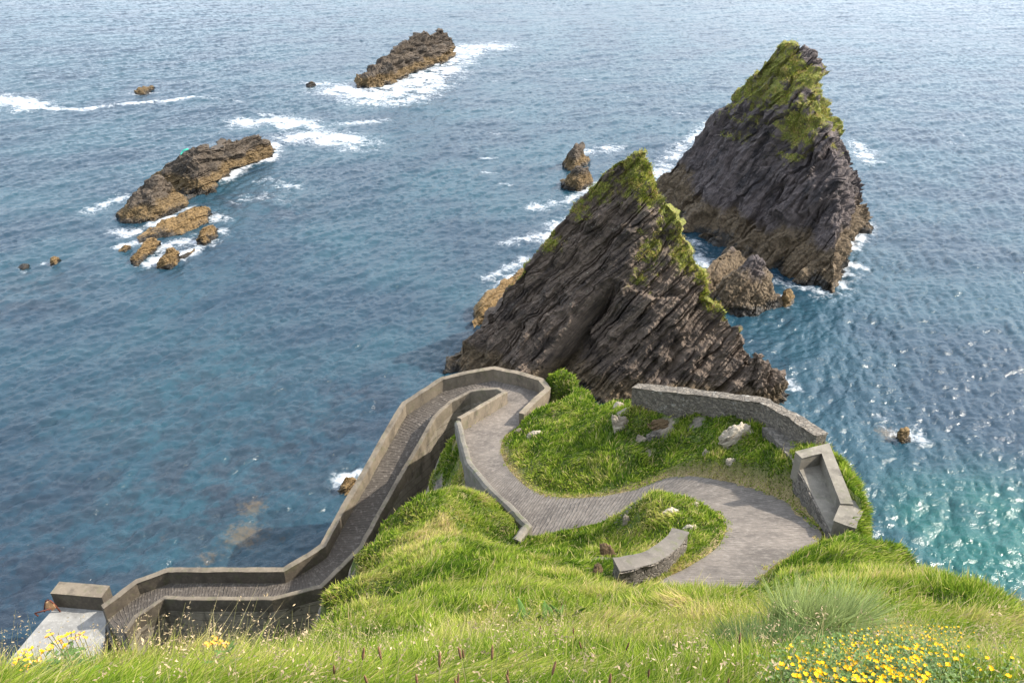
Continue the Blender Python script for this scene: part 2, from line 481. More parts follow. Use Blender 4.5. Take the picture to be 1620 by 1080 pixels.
foam_px([(1340, 395), (1358, 378), (1378, 355)], 1.3, 0.9)
foam_px([(1345, 225), (1365, 235), (1375, 255)], 2.4, 0.75)
foam_px([(1085, 380), (1105, 395), (1120, 420)], 1.4, 0.85)
foam_px([(1225, 440), (1260, 450), (1300, 460)], 1.0, 0.7)
foam_px([(1240, 470), (1246, 485)], 0.8, 0.8)
foam_px([(1240, 600), (1250, 612)], 1.0, 0.9)
foam_px([(150, 330), (180, 318), (195, 310)], 2.0, 0.75)
foam_px([(180, 365), (205, 372), (225, 360), (270, 345), (300, 330)], 1.5, 0.85)
foam_px([(190, 390), (215, 385), (230, 380)], 1.0, 0.85)
foam_px([(240, 412), (262, 388), (300, 380), (320, 385)], 1.7, 0.95)
foam_px([(285, 405), (320, 392), (345, 372), (352, 362)], 1.3, 0.9)
foam_px([(230, 415), (255, 414)], 1.2, 0.95)
foam_px([(330, 335), (345, 350)], 1.6, 0.75)
foam_px([(355, 285), (385, 265), (425, 252), (440, 240), (432, 228)], 1.5, 1.0)
foam_px([(385, 315), (410, 310), (440, 318)], 2.2, 0.52)
foam_px([(420, 285), (470, 295)], 2.2, 0.5)
foam_px([(215, 148), (240, 147)], 1.6, 0.8)
foam_px([(530, 772), (545, 755), (570, 748)], 0.8, 0.8)
foam_px([(1395, 660), (1420, 700), (1455, 685), (1460, 700)], 1.2, 0.55)
foam_px([(20, 425), (40, 428)], 0.8, 0.55)
foam_px([(70, 415), (85, 420)], 0.8, 0.6)
for k in range(26):                                  # scattered small whitecaps farther out to the right
    x = RNG.uniform(760, 1600); y = RNG.uniform(10, 330)
    foam_px([(x, y), (x + RNG.uniform(10, 26), y + RNG.uniform(-3, 5))], RNG.uniform(0.5, 1.5), RNG.uniform(0.3, 0.5))

REEF = [(385, 845, 2.2, 0.9), (400, 802, 1.7, 0.8), (330, 880, 1.6, 0.6), (345, 905, 1.3, 0.55), (1405, 685, 1.6, 0.9), (450, 850, 0.9, 0.5),
        (410, 870, 0.9, 0.45), (260, 850, 1.0, 0.45), (560, 760, 1.4, 0.5)]
KELP = [(60, 900, 16, 0.6), (300, 620, 12, 0.4), (260, 760, 12, 0.55), (120, 700, 12, 0.35), (560, 640, 7, 0.5), (330, 790, 9, 0.7), (450, 730, 9, 0.6), (520, 680, 8, 0.5), (200, 830, 6, 0.6), (40, 470, 8, 0.5), (380, 320, 8, 0.55), (470, 330, 6, 0.4)]
TURQ = [(1510, 830, 5.5, 0.75), (1590, 900, 5.5, 0.8), (1600, 800, 5.5, 0.6), (1450, 790, 3.5, 0.35)]

def build_sea():
    wd = R(-58)
    t1 = ocean_tile(512, 151.0, 4.0, wd, 0.085, 1)
    t2 = ocean_tile(512, 53.0, 3.0, wd + R(28), 0.055, 2, lo=1.8, spread=6)
    t3 = ocean_tile(512, 29.3, 2.0, wd - R(20), 0.026, 3, lo=4.2, spread=4)
    cy = -12.0
    ang = np.linspace(R(-52), R(52), 1250)
    rad = np.concatenate([np.geomspace(40, 620, 1150), np.geomspace(624, 9000, 160)])
    A, D = np.meshgrid(ang, rad, indexing='ij')
    x = (np.sin(A) * D).ravel(); y = (np.cos(A) * D + cy).ravel()
    d = D.ravel()
    fade = np.clip(1.25 - d / 3000, 0.3, 1)
    gust = 0.92 + 0.20 * perlin(np.stack([x / 45, y / 45, 0 * x], 1))
    w = sample_tile(t1, 151.0, x, y) * fade[:, None] * gust[:, None] + sample_tile(t2, 47.0, x, y) * (np.clip(1.2 - d / 2500, 0, 1) * gust)[:, None] + sample_tile(t3, 29.3, x, y) * (np.clip(1.25 - d / 1500, 0, 1) * gust)[:, None]
    v = np.stack([x + 0.55 * w[:, 0], y + 0.55 * w[:, 1], w[:, 2]], 1)
    foam = np.zeros(len(x))
    for (x0, y0, x1, y1, wdt, s) in FOAM:
        m = (x > min(x0, x1) - 5 * wdt) & (x < max(x0, x1) + 5 * wdt) & (y > min(y0, y1) - 5 * wdt) & (y < max(y0, y1) + 5 * wdt)
        if not m.any(): continue
        ax, ay = x1 - x0, y1 - y0; L2 = ax * ax + ay * ay + 1e-9
        t = np.clip(((x[m] - x0) * ax + (y[m] - y0) * ay) / L2, 0, 1)
        dd = np.hypot(x[m] - x0 - t * ax, y[m] - y0 - t * ay)
        foam[m] = np.maximum(foam[m], s * np.exp(-(dd / (1.10 * wdt)) ** 1.5))
    def blobs(lst):
        o = np.zeros(len(x))
        for (px, py, r, s) in lst:
            c = at_z(px, py); o = np.maximum(o, s * np.exp(-(((x - c[0]) / r) ** 2 + ((y - c[1]) / r) ** 2)))
        return o
    fp = np.stack([x, y, 0 * x], 1)
    foam *= np.clip(0.80 + 0.55 * fbm(fp * 0.22, 3) + 0.25 * fbm(fp * 0.8, 2), 0.1, 1.15)
    reef, kelp = blobs(REEF), blobs(KELP)
    turq = np.clip(sum(s * np.exp(-(((x - at_z(a, b)[0]) / r) ** 2 + ((y - at_z(a, b)[1]) / r) ** 2)) for a, b, r, s in TURQ), 0, 1)
    s = NT('sea_water'); p = s.pos()
    nb = s.noise(p, 0.05, 4); nm = s.noise(p, 0.35, 5, 0.6); nf = s.noise(p, 2.2, 5, 0.65)
    col = s.mix(s.mapr(nb, 0.35, 0.65), (0.009, 0.026, 0.043), (0.013, 0.042, 0.059))
    col = s.mix(s.math('MULTIPLY', s.attr('turq'), s.mapr(s.noise(p, 0.12, 4), 0.25, 0.6, 0.45, 1.0)), col, (0.006, 0.064, 0.058))
    kf = s.math('MULTIPLY', s.attr('kelp'), s.mapr(nm, 0.40, 0.58))
    col = s.mix(kf, col, (0.014, 0.016, 0.024))
    rf = s.mapr(s.math('ADD', s.attr('reef'), s.math('MULTIPLY', s.math('SUBTRACT', nf, 0.5), 1.3)), 0.35, 0.95, 0, 0.6)
    col = s.mix(rf, col, s.mix(nf, (0.05, 0.035, 0.018), (0.13, 0.09, 0.045)))
    # lacy foam
    fa = s.attr('foam')
    fl1 = s.noise(p, 1.4, 9, 0.75, 0.9); fl2 = s.voro(p, 0.8, 'DISTANCE_TO_EDGE')
    fs = s.noise(s.stretch(p, ((0.86, -0.5, 0), (0.5, 0.86, 0), (0, 0, 1)), (0.18, 0.6, 1)), 1.0, 5, 0.6)
    lace = s.math('ADD', s.math('MULTIPLY', s.mapr(fl1, 0.28, 0.72), 0.55), s.math('ADD', s.math('MULTIPLY', fl2, 0.35), s.math('MULTIPLY', s.mapr(fs, 0.3, 0.7), 0.35)))
    fm = s.mapr(s.math('SUBTRACT', s.math('MULTIPLY', fa, 0.79), lace), -0.36, 0.46)
    fm = s.math('MULTIPLY', fm, s.mapr(fa, 0.05, 0.30))
    col = s.mix(fm, col, (0.50, 0.52, 0.54))
    ro = s.math('ADD', 0.15, s.math('MULTIPLY', fm, 0.6))
    pw = s.stretch(p, ((0.53, -0.85, 0), (0.85, 0.53, 0), (0, 0, 1)), (1.0, 0.36, 1.0))
    hb = s.math('ADD', s.noise(pw, 9.0, 3, 0.55, 0.4), s.math('MULTIPLY', s.noise(pw, 4.0, 3, 0.55, 0.3), 1.4))
    s.b.inputs['IOR'].default_value = 1.333
    s.b.inputs['Specular IOR Level'].default_value = 0.5
    m = s.fin(col, ro, s.bump(hb, 0.8, 0.055))
    o = np_mesh('sea', v, grid_quads(len(ang), len(rad))[:, ::-1], mat=m, attrs={'foam': foam, 'reef': reef, 'kelp': kelp, 'turq': turq})
    tag(o, 'rippled blue ocean with white foam around the rocks', 'sea', kind='structure')
build_sea()

# ------------------------------------------------------------------ the path: stations (left pixel, right pixel, height)
ST = [((1005, 985), (1160, 1000), 27.6), ((1030, 950), (1185, 950), 26.7), ((1050, 918), (1200, 916), 26.0), ((1090, 897), (1228, 890), 25.3), ((1135, 867), (1268, 868), 24.6),
      ((1152, 838), (1297, 848), 23.9), ((1148, 824), (1277, 821), 23.3), ((1130, 810), (1250, 799), 22.6), ((1100, 797), (1206, 778), 22.0),
      ((1066, 792), (1150, 762), 21.3), ((1033, 797), (1098, 754), 20.6), ((1003, 808), (1058, 756), 20.0), ((978, 820), (1013, 771), 19.4),
      ((940, 828), (973, 782), 18.9), ((891, 838), (917, 788), 18.3), ((842, 850), (880, 787), 17.8), ((812, 818), (843, 777), 17.3),
      ((780, 788), (813, 753), 16.7), ((747, 747), (796, 728), 16.0), ((738, 715), (791, 708), 15.4), ((730, 682), (799, 687), 14.8),
      ((765, 661), (821, 673), 14.2), ((795, 643), (843, 650), 13.8), ((803, 638), (862, 633), 13.5), ((802, 634), (852, 620), 13.3), ((795, 630), (820, 610), 13.1),
      ((785, 630), (781, 602), 12.9), ((765, 631), (740, 609), 12.6), ((745, 634), (702, 618), 12.2), ((712, 650), (672, 638), 11.7),
      ((685, 675), (643, 657), 11.2), ((662, 717), (613, 709), 10.1), ((638, 757), (585, 760), 9.0), ((612, 803), (556, 810), 8.0),
      ((590, 842), (536, 846), 7.3), ((570, 880), (517, 882), 6.9), ((508, 942), (490, 900), 6.5), ((435, 960), (452, 922), 6.2),
      ((370, 960), (380, 922), 5.9), ((305, 960), (312, 922), 5.6), ((266, 958), (270, 922), 5.3), ((217, 990), (222, 940), 4.8),
      ((200, 1015), (170, 980), 4.3)]
I_HAIR, I_RAMP = 23, 26
Lw = np.array([at_z(*a, z) for a, b, z in ST]); Rw = np.array([at_z(*b, z) for a, b, z in ST])

def catmull(P, n):
    P = np.asarray(P, float); m = len(P)
    t = np.linspace(0, m - 1, n); i = np.clip(t.astype(int), 0, m - 2); f = (t - i)[:, None]
    p0 = P[np.maximum(i - 1, 0)]; p1 = P[i]; p2 = P[i + 1]; p3 = P[np.minimum(i + 2, m - 1)]
    return 0.5 * (2 * p1 + (p2 - p0) * f + (2 * p0 - 5 * p1 + 4 * p2 - p3) * f ** 2 + (3 * p1 - p0 - 3 * p2 + p3) * f ** 3), t

def lerp_rows(P, n):
    P = np.asarray(P, float); t = np.linspace(0, len(P) - 1, n); i = np.clip(t.astype(int), 0, len(P) - 2); f = (t - i)[:, None]
    return P[i] * (1 - f) + P[i + 1] * f, t

NP = 700
cutoff = I_RAMP
Ls_s, tst = catmull(Lw, NP); Rs_s, _ = catmull(Rw, NP)
Ls_l, _ = lerp_rows(Lw, NP); Rs_l, _ = lerp_rows(Rw, NP)
wl = sstep(19.5, 20.5, tst)[:, None]                    # straight edges between walls from the hairpin on, curves before
Ls = Ls_s * (1 - wl) + Ls_l * wl; Rs = Rs_s * (1 - wl) + Rs_l * wl
MID = (Ls + Rs) / 2; HW = np.linalg.norm(Rs - Ls, axis=1) / 2
along = np.concatenate([[0], np.cumsum(np.linalg.norm(np.diff(MID, axis=0), axis=1))])
print('path width', [round(2 * float(h), 2) for h in HW[::35]], 'length', round(float(along[-1]), 1))

def build_path():
    nw = 13
    a = np.linspace(-0.02, 1.02, nw)
    P = Ls[:, None] * (1 - a)[None, :, None] + Rs[:, None] * a[None, :, None]
    P = P.reshape(-1, 3)
    P[:, 2] += 0.02 * perlin(P * 0.8) + 0.012 * perlin(P * 2.5)
    uv = np.stack([np.tile(np.clip(a, 0, 1), NP), np.repeat(along, nw)], 1)
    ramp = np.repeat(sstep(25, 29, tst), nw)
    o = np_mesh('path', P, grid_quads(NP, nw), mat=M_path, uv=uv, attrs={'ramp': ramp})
    tag(o, 'steep grooved concrete path winding in hairpins down to the pier', 'path', kind='structure')
build_path()

# ------------------------------------------------------------------ terrain height field
CP = []
def cy_(px, py, Y): CP.append(tuple(at_y(px, py, Y)))
def cz_(px, py, z): CP.append(tuple(at_z(px, py, z)))
def cw_(*p): CP.append(p)
for px in (100, 350, 600, 810, 1050, 1300, 1550): cy_(px, 1080, 2.1)
for px in (-300, 1900): cy_(px, 1080, 2.3)
for x, y, z in ((0, 0.2, 43.35), (-6, 0, 43.2), (6, 0, 43.2), (0, -8, 45.5), (-14, -6, 44), (14, -6, 44), (-30, -12, 44), (30, -12, 44), (0, -15, 47), (-22, 2, 38), (24, 0, 40)): cw_(x, y, z)
# left foreground brow and what lies behind it
for a in ((20, 1046, 4.2), (-150, 1046, 4.5), (160, 1016, 5.2), (300, 1024, 5.6), (400, 1012, 7), (470, 985, 10), (300, 1055, 3.4), (500, 1040, 4.2)): cy_(*a)
for px, py, Y, dz in ((20, 1046, 8, 3.5), (160, 1016, 9, 4), (300, 1024, 9, 4), (400, 1012, 11, 4), (160, 1016, 15, 7), (300, 1024, 15, 8), (400, 1012, 17, 7), (470, 985, 17, 6), (20, 1046, 14, 9),
                      (300, 1024, 24, 10), (160, 1016, 22, 10), (450, 1000, 24, 9), (-100, 1020, 20, 12)):
    p = at_y(px, py, Y); cw_(p[0], p[1], max(-2.5, p[2] - dz))
# left hill
for a in ((500, 1000, 8.3), (500, 962, 13), (508, 936, 19.5), (600, 1000, 8), (600, 950, 13), (600, 900, 22.5), (600, 862, 26.5), (597, 826, 29.2), (555, 872, 26), (642, 792, 30.2), (560, 920, 20.5), (640, 860, 25.6),
          (700, 1000, 7.4), (700, 950, 12), (700, 900, 17.5), (700, 850, 23), (700, 805, 28.3), (690, 770, 30.8), (735, 780, 31.4), (650, 830, 28.4), (690, 815, 28.0), (660, 930, 15.2), (770, 830, 29.3), (800, 870, 27.5), (750, 860, 24.5),
          (800, 1000, 6.8), (800, 950, 11), (800, 905, 19), (760, 920, 15.5), (725, 774, 32)): cy_(*a)
for px, py, Y, dz in ((508, 936, 23, 4), (555, 872, 29, 4), (597, 826, 32, 4), (640, 798, 34, 4), (690, 778, 36, 3.6), (508, 936, 30, 9), (555, 872, 35, 7.5), (597, 826, 37.5, 7), (640, 798, 39, 6)):
    p = at_y(px, py, Y); cw_(p[0], p[1], max(1.0, p[2] - dz))
for a in ((866, 668, 12.4), (892, 662, 12.3), (721, 690, 14.6), (725, 712, 15.1), (700, 705, 13.2), (705, 735, 13.4), (731, 742, 15.7), (660, 740, 8.0), (640, 775, 6.5), (690, 700, 9.0), (675, 715, 7.0), (745, 660, 7.0), (720, 665, 6.5), (770, 640, 8.5), (755, 775, 15.0)): cz_(*a)
# lower mound, small mound, curved wall
for a in ((850, 900, 20.5), (880, 880, 24), (852, 868, 27.6), (930, 852, 27), (950, 872, 24.6), (955, 902, 20.3), (900, 905, 19.5), (940, 930, 15), (900, 950, 11.5), (1000, 952, 10), (1100, 947, 9.6), (1180, 938, 10), (1215, 925, 12),
          (1000, 930, 14.5), (1000, 1000, 6.3), (1100, 1000, 5.8), (1200, 1000, 5.6),
          (1000, 802, 27.6), (1030, 776, 27.0), (1070, 785, 26.0), (1110, 812, 25.0), (1060, 825, 24.4), (1100, 840, 23.6), (1133, 838, 23.3), (1010, 835, 25), (995, 860, 24)): cy_(*a)
for a in ((1100, 875, 24.7), (1000, 925, 25.9), (1040, 915, 25.8), (1075, 895, 25.2)): cz_(*a)
# right bank
for a in ((1240, 905, 16), (1290, 868, 20.8), (1300, 900, 16.3), (1300, 960, 8), (1400, 1000, 5.6), (1400, 900, 15.5), (1350, 855, 21.2), (1330, 860, 21.5), (1500, 960, 9), (1600, 1020, 5), (1500, 1030, 4.2),
          (1395, 838, 21), (1440, 862, 18), (1500, 898, 14.5), (1560, 932, 11.6), (1620, 962, 9.2), (1800, 1050, 5), (1386, 805, 24.0), (1362, 770, 25.8), (1345, 738, 27.3), (1316, 700, 29.6)): cy_(*a)
for px, py, Y, dz in ((1395, 838, 24, 4), (1440, 862, 22, 5), (1500, 898, 19, 5.5), (1560, 932, 16, 5.5), (1620, 962, 13, 5), (1386, 800, 27.5, 4.5), (1350, 740, 30.8, 4.5), (1316, 700, 33, 4.5)):
    p = at_y(px, py, Y); cw_(p[0], p[1], p[2] - dz)
for x, y, z in ((24, 30, -2), (30, 24, -2), (38, 14, -2), (46, 5, -2), (24, 38, -3), (40, 30, -4), (55, 15, -4), (60, 0, -3), (18, 45, -3), (30, 50, -5), (60, 40, -6), (21, 34, -1), (27, 20, 5), (34, 10, 8)): cw_(x, y, z)
# middle mound up to the stone wall
for a in ((998, 640, 37.5), (1050, 646, 36.4), (1100, 652, 35.2), (1199, 667, 32.6), (1250, 700, 30.2), (950, 660, 38.5), (900, 668, 41), (850, 686, 41.4), (870, 722, 36.8), (950, 720, 35.2), (1050, 722, 33.4), (1050, 685, 35.3),
          (1150, 700, 31.8), (1150, 740, 29.6), (1215, 740, 28.6), (900, 760, 34), (1000, 750, 32.6), (1095, 735, 31.2), (930, 690, 37.2)): cy_(*a)
for px, py, Y, dz in ((998, 620, 41, 0.6), (1100, 640, 38, 0.5), (1199, 650, 36, 0.5), (998, 620, 45, 5), (1100, 640, 42.5, 5), (1199, 650, 40, 6)):
    p = at_y(px, py, Y); cw_(p[0], p[1], p[2] - dz)
for a in ((928, 648, 42.5), (868, 583, 50.5), (893, 583, 49.8), (914, 588, 48.8), (930, 612, 46.6), (934, 635, 44.0), (886, 605, 48.6), (904, 610, 47.6), (918, 628, 45.6), (902, 590, 49.4), (880, 591, 50.2), (880, 637, 46)): cy_(*a)
for px, py, Y, dz in ((928, 648, 49, 5), (870, 598, 56, 5), (905, 600, 56, 6), (930, 625, 54, 6)):
    p = at_y(px, py, Y); cw_(p[0], p[1], p[2] - dz)
for x, y in ((2, 62), (-6, 64), (8, 60), (12, 54), (-14, 64), (0, 70), (16, 60), (-25, 66)): cw_(x, y, -3)
# path itself, ramp footing and sea bed outside the ramp
for k in range(0, NP, 12):
    if tst[k] < 22.5: cw_(*(MID[k] - np.array([0, 0, 0.05])))
for k in range(I_HAIR + 3, len(ST)):
    d = Rw[k] - Lw[k]; d[2] = 0; d /= np.linalg.norm(d)
    q = Rw[k] + d * 0.8; cw_(q[0], q[1], -1.2)
    q = Rw[k] + d * 5; cw_(q[0], q[1], -3.5)
    if k > 28:
        q = Lw[k] - d * 0.8; cw_(q[0], q[1], max(0.5, ST[k][2] - 3.6))
    if k > 40: q = Lw[k] - d * 5; cw_(q[0], q[1], 0.0)
for x, y in ((-40, 40), (-45, 25), (-35, 55), (-45, 60), (-50, 10), (-38, 15), (-30, 30)): cw_(x, y, -4)
CP = np.array(CP)

def rbf_fit(P):
    X = P[:, :2]; d = np.linalg.norm(X[:, None] - X[None], axis=2)
    n = len(X); A = np.zeros((n + 3, n + 3)); A[:n, :n] = -d - 0.03 * np.eye(n)
    A[:n, n] = 1; A[:n, n + 1:] = X; A[n, :n] = 1; A[n + 1:, :n] = X.T
    return X, np.linalg.solve(A, np.concatenate([P[:, 2], [0, 0, 0]]))
RX, RW = rbf_fit(CP)
def rbf_eval(x, y):
    out = np.empty(len(x))
    for i in range(0, len(x), 20000):
        q = np.stack([x[i:i + 20000], y[i:i + 20000]], 1)
        d = np.sqrt(((q[:, None] - RX[None]) ** 2).sum(2) + 0.09)
        out[i:i + 20000] = -d @ RW[:-3] + RW[-3] + q @ RW[-2:]
    return out

def path_dist(x, y):
    """distance beyond the path edge, path height, station"""
    best = np.full(len(x), 1e9); pz = np.zeros(len(x)); lat = np.zeros(len(x), int)
    fr = np.linspace(0, 1, 9)
    box = (x > -12) & (x < 22) & (y > 8) & (y < 62); X, Y_ = x[box], y[box]
    bb = np.full(len(X), 1e9); bz = np.zeros(len(X)); be = np.zeros(len(X), bool)
    for k in range(0, NP, 2):
        if tst[k] >= 24.2: continue
        for j, f in enumerate(fr):
            c = Ls[k] * (1 - f) + Rs[k] * f
            d = (X - c[0]) ** 2 + (Y_ - c[1]) ** 2
            m = d < bb; bb[m] = d[m]; bz[m] = c[2]; be[m] = j in (0, 8)
    bb = np.sqrt(bb); bb = np.where(be | (bb > 0.45), bb, -0.3)
    best[box] = bb; pz[box] = bz
    return best, pz, lat
def ramp_dist(x, y):
    C = MID[::2]; best = np.full(len(x), 1e9); idx = np.zeros(len(x), int)
    for k in np.where(tst[::2] >= 24.2)[0]:
        d = np.hypot(x - C[k, 0], y - C[k, 1]) - HW[2 * k]
        m = d < best; best[m] = d[m]; idx[m] = 2 * k
    return best, MID[idx, 2]

def height(x, y, detail=True):
    z = rbf_eval(x, y)
    pd, pz, ps = path_dist(x, y)
    rd, rz = ramp_dist(x, y)
    dist0 = np.hypot(x, y)
    z = z - (0.30 - 0.22 * sstep(7, 24, dist0)) * sstep(0.0, 1.0, pd)
    if detail:
        q = np.stack([x, y, z * 0.6], 1)
        rough = sstep(0.1, 1.5, np.minimum(pd, rd + 0.3))
        dist = np.hypot(x, y)
        z = z + rough * (0.22 * fbm(q * 0.40, 3) + 0.11 * fbm(q * 1.3, 3)) * np.clip(dist / 9, 0.3, 1.25)
    b = sstep(0.75, 0.10, pd)
    z = z * (1 - b) + (pz - 0.02 - 0.16 * sstep(0.15, -0.1, pd)) * b
    b = sstep(1.2, 0.5, rd)
    z = z * (1 - b) + np.minimum(z, rz - 2.6) * b
    W_ = np.array([at_z(978, 902, 26.4), at_z(1008, 896, 26.3), at_z(1040, 885, 26.1), at_z(1066, 868, 25.85), at_z(1082, 852, 25.6), at_z(1090, 838, 25.4)])
    for a, b_ in zip(W_[:-1], W_[1:]):                     # turf falls away below the path side of the curved wall
        t = b_ - a; L_ = np.hypot(t[0], t[1]); f = ((x - a[0]) * t[0] + (y - a[1]) * t[1]) / L_ ** 2
        sd = ((x - a[0]) * t[1] - (y - a[1]) * t[0]) / L_
        m = (f > -0.15) & (f < 1.15) & (sd > -0.45) & (sd < 1.3)
        zt = a[2] + np.clip(f, 0, 1) * t[2] - 0.82 - np.maximum(pd * 0, (sd - 0.7) * 0)
        z = np.where(m & (pd > 0.05), np.minimum(z, zt), z)
    T = np.array([at_z(a, b_, 24.1)[:2] for a, b_ in ((1262, 745), (1300, 730), (1332, 816), (1315, 846))])
    ins = np.ones(len(x), bool)
    for a, b_ in zip(T, np.roll(T, -1, 0)): ins &= ((b_[0] - a[0]) * (y - a[1]) - (b_[1] - a[1]) * (x - a[0])) < 0.35 * np.hypot(*(b_ - a))
    z = np.where(ins, np.minimum(z, 23.6), z)
    return z, pd, rd

gx = np.arange(-48, 62, 0.27); gy = np.concatenate([np.arange(-15, 0, 0.6), np.arange(0, 12, 0.15), np.arange(12, 66, 0.27)])
GX, GY = np.meshgrid(gx, gy, indexing='ij')
TX, TY = GX.ravel(), GY.ravel()
TZ, TPD, TRD = height(TX, TY)
TZg = TZ.reshape(GX.shape)
sx = np.gradient(TZg, gx, axis=0).ravel(); sy = np.gradient(TZg, gy, axis=1).ravel()
slope = np.hypot(sx, sy)
nz3 = fbm(np.stack([TX, TY, TZ], 1) * 0.35, 3)
ROCKS_MASK = [(660, 745, 8.0, 3.2, 1.0), (640, 790, 6, 2.6, 0.9), (675, 705, 8, 2.0, 0.8), (988, 825, 21, 0.9, 0.8), (960, 890, 23, 1.0, 0.9), (950, 915, 23, 0.9, 0.7), (1168, 697, 22, 0.75, 0.85), (984, 682, 18.5, 0.55, 0.8), (1050, 680, 20, 0.9, 0.62), (1040, 698, 19.5, 0.7, 0.62), (1100, 678, 20.8, 0.7, 0.6), (1020, 735, 18.8, 0.5, 0.6)]
rockm = sstep(1.9, 3.2, slope + 0.5 * nz3)
for px, py, z, r, s_ in ROCKS_MASK:
    c = at_z(px, py, z); rockm = np.maximum(rockm, s_ * np.exp(-(((TX - c[0]) / r) ** 2 + ((TY - c[1]) / r) ** 2) ** 2))
hc = at_z(893, 610, 13.8); rockm *= 1 - 0.9 * np.exp(-(((TX - hc[0]) / 2.6) ** 2 + ((TY - hc[1]) / 4.0) ** 2) ** 2)
rockm = np.where(TZ < 2.0, 1.0, rockm)
rockm[(TX > 8) & (TY < 34) & (TZ > 8)] *= 0.25
dry = np.clip(sstep(0.75, 0.1, TPD) * 0.9 + sstep(0.35, 0.9, fbm(np.stack([TX, TY, TZ], 1) * 0.5 + 40, 3)) * 0.6, 0, 1)
def build_terrain():
    nx, ny = GX.shape
    q = grid_quads(nx, ny)[:, ::-1][:, ::-1]
    keep = (TZ[q] > -1.5).any(1)
    q = q[keep]
    o = np_mesh('headland', np.stack([TX, TY, TZ], 1), q, mat=M_terrain, attrs={'rock': rockm, 'dry': dry})
    tag(o, 'grassy headland sloping steeply down to the sea', 'headland', kind='structure')
build_terrain()

def ground(x, y):
    """bilinear lookup in the terrain grid"""
    x = np.atleast_1d(np.asarray(x, float)); y = np.atleast_1d(np.asarray(y, float))
    i = np.clip(np.searchsorted(gx, x) - 1, 0, len(gx) - 2); j = np.clip(np.searchsorted(gy, y) - 1, 0, len(gy) - 2)
    u = (x - gx[i]) / (gx[i + 1] - gx[i]); v = (y - gy[j]) / (gy[j + 1] - gy[j])
    return (TZg[i, j] * (1 - u) * (1 - v) + TZg[i + 1, j] * u * (1 - v) + TZg[i, j + 1] * (1 - u) * v + TZg[i + 1, j + 1] * u * v)

def hit(px, py, near=1.0, far=75):
    """where the view ray of a pixel meets the ground"""
    d = ray(px, py); d = d / d[1]
    Y = np.linspace(near, far, 3000)
    P = EYE + d * Y[:, None]
    g = ground(P[:, 0], P[:, 1])
    k = np.argmax(P[:, 2] < g)
    return P[k]

def stand(px, py, h):
    """ground point under something h tall whose top shows at a pixel"""
    d = ray(px, py); d = d / d[1]
    Y = np.linspace(0.7, 40, 4000); P = EYE + d * Y[:, None]
    k = np.argmax(P[:, 2] < ground(P[:, 0], P[:, 1]) + h)
    g = P[k].copy(); g[2] = float(ground(g[0], g[1])[0])
    return g

# ------------------------------------------------------------------ sea stacks and skerries
def loft(rows, nu, nv_list, linear_u=False):
    """rows of equally many world points, interpolated to a grid"""
    rr = [catmull(r, nu)[0] * 0.5 + lerp_rows(r, nu)[0] * 0.5 for r in rows]
    out = []
    for a, b, n, last in zip(rr[:-1], rr[1:], nv_list, [False] * (len(rr) - 2) + [True]):
        t = np.linspace(0, 1, n, endpoint=last)
        out.append(a[:, None] * (1 - t)[None, :, None] + b[:, None] * t[None, :, None])
    return np.concatenate(out, 1)

def grid_normals(G):
    du = np.gradient(G, axis=0); dv = np.gradient(G, axis=1)
    n = np.cross(du, dv); n /= np.linalg.norm(n, axis=2, keepdims=True) + 1e-9
    return n

def strata_disp(p, nrm, amp, scale=1.0, seed=0):
    s = p @ np.array(nrm) + 0.55 * scale * fbm(p * (0.16 / scale), 3) + 0.10 * scale * fbm(p * (0.9 / scale), 2)
    out = 0
    for wl_, a in ((3.6, 1.0), (1.5, 0.62), (0.62, 0.36), (0.28, 0.18)):
        q = s / (wl_ * scale); i = np.floor(q); f = q - i
        h0, h1 = hash1(i, seed), hash1(i + 1, seed)
        # each bed has its own offset, and breaks along its length
        br = 0.75 + 0.7 * perlin(p / (wl_ * scale * 4.0) + 9.1)
        hg = hash1(i + 50, seed + 3)
        groove = np.where(hg > 0.45, np.exp(-((f - 0.97) / 0.09) ** 2), 0) * 0.55 * np.clip(br, 0.2, 2)
        out = out + a * (h0 + (h1 - h0) * sstep(0.86, 1.0, f) - 0.5) * br - a * groove
    return out * amp

def block_disp(p, nrm, amp, size, seed=0):
    """beds broken into blocks: one offset per cell of a warped grid aligned with the bedding"""
    n, a, b = (np.array(v) for v in frame_of(nrm))
    w = np.stack([fbm(p * 0.22 + 3, 2), fbm(p * 0.22 + 23, 2), fbm(p * 0.22 + 43, 2)], 1) * 0.5
    q = np.stack([p @ n, p @ a, p @ b], 1) / np.array(size) + w
    q[:, 1] += hash1(np.floor(q[:, 0]), seed) * 7
    i = np.floor(q).astype(int); f = q - i; e = sstep(0.80, 1.0, f)
    out = 0
    for dx in (0, 1):
        for dy in (0, 1):
            for dz in (0, 1):
                h = hash1((i[:, 0] + dx) * 131 + (i[:, 1] + dy) * 37 + (i[:, 2] + dz) * 17, seed)
                out = out + (e[:, 0] if dx else 1 - e[:, 0]) * (e[:, 1] if dy else 1 - e[:, 1]) * (e[:, 2] if dz else 1 - e[:, 2]) * h
    return amp * (out - 0.5)

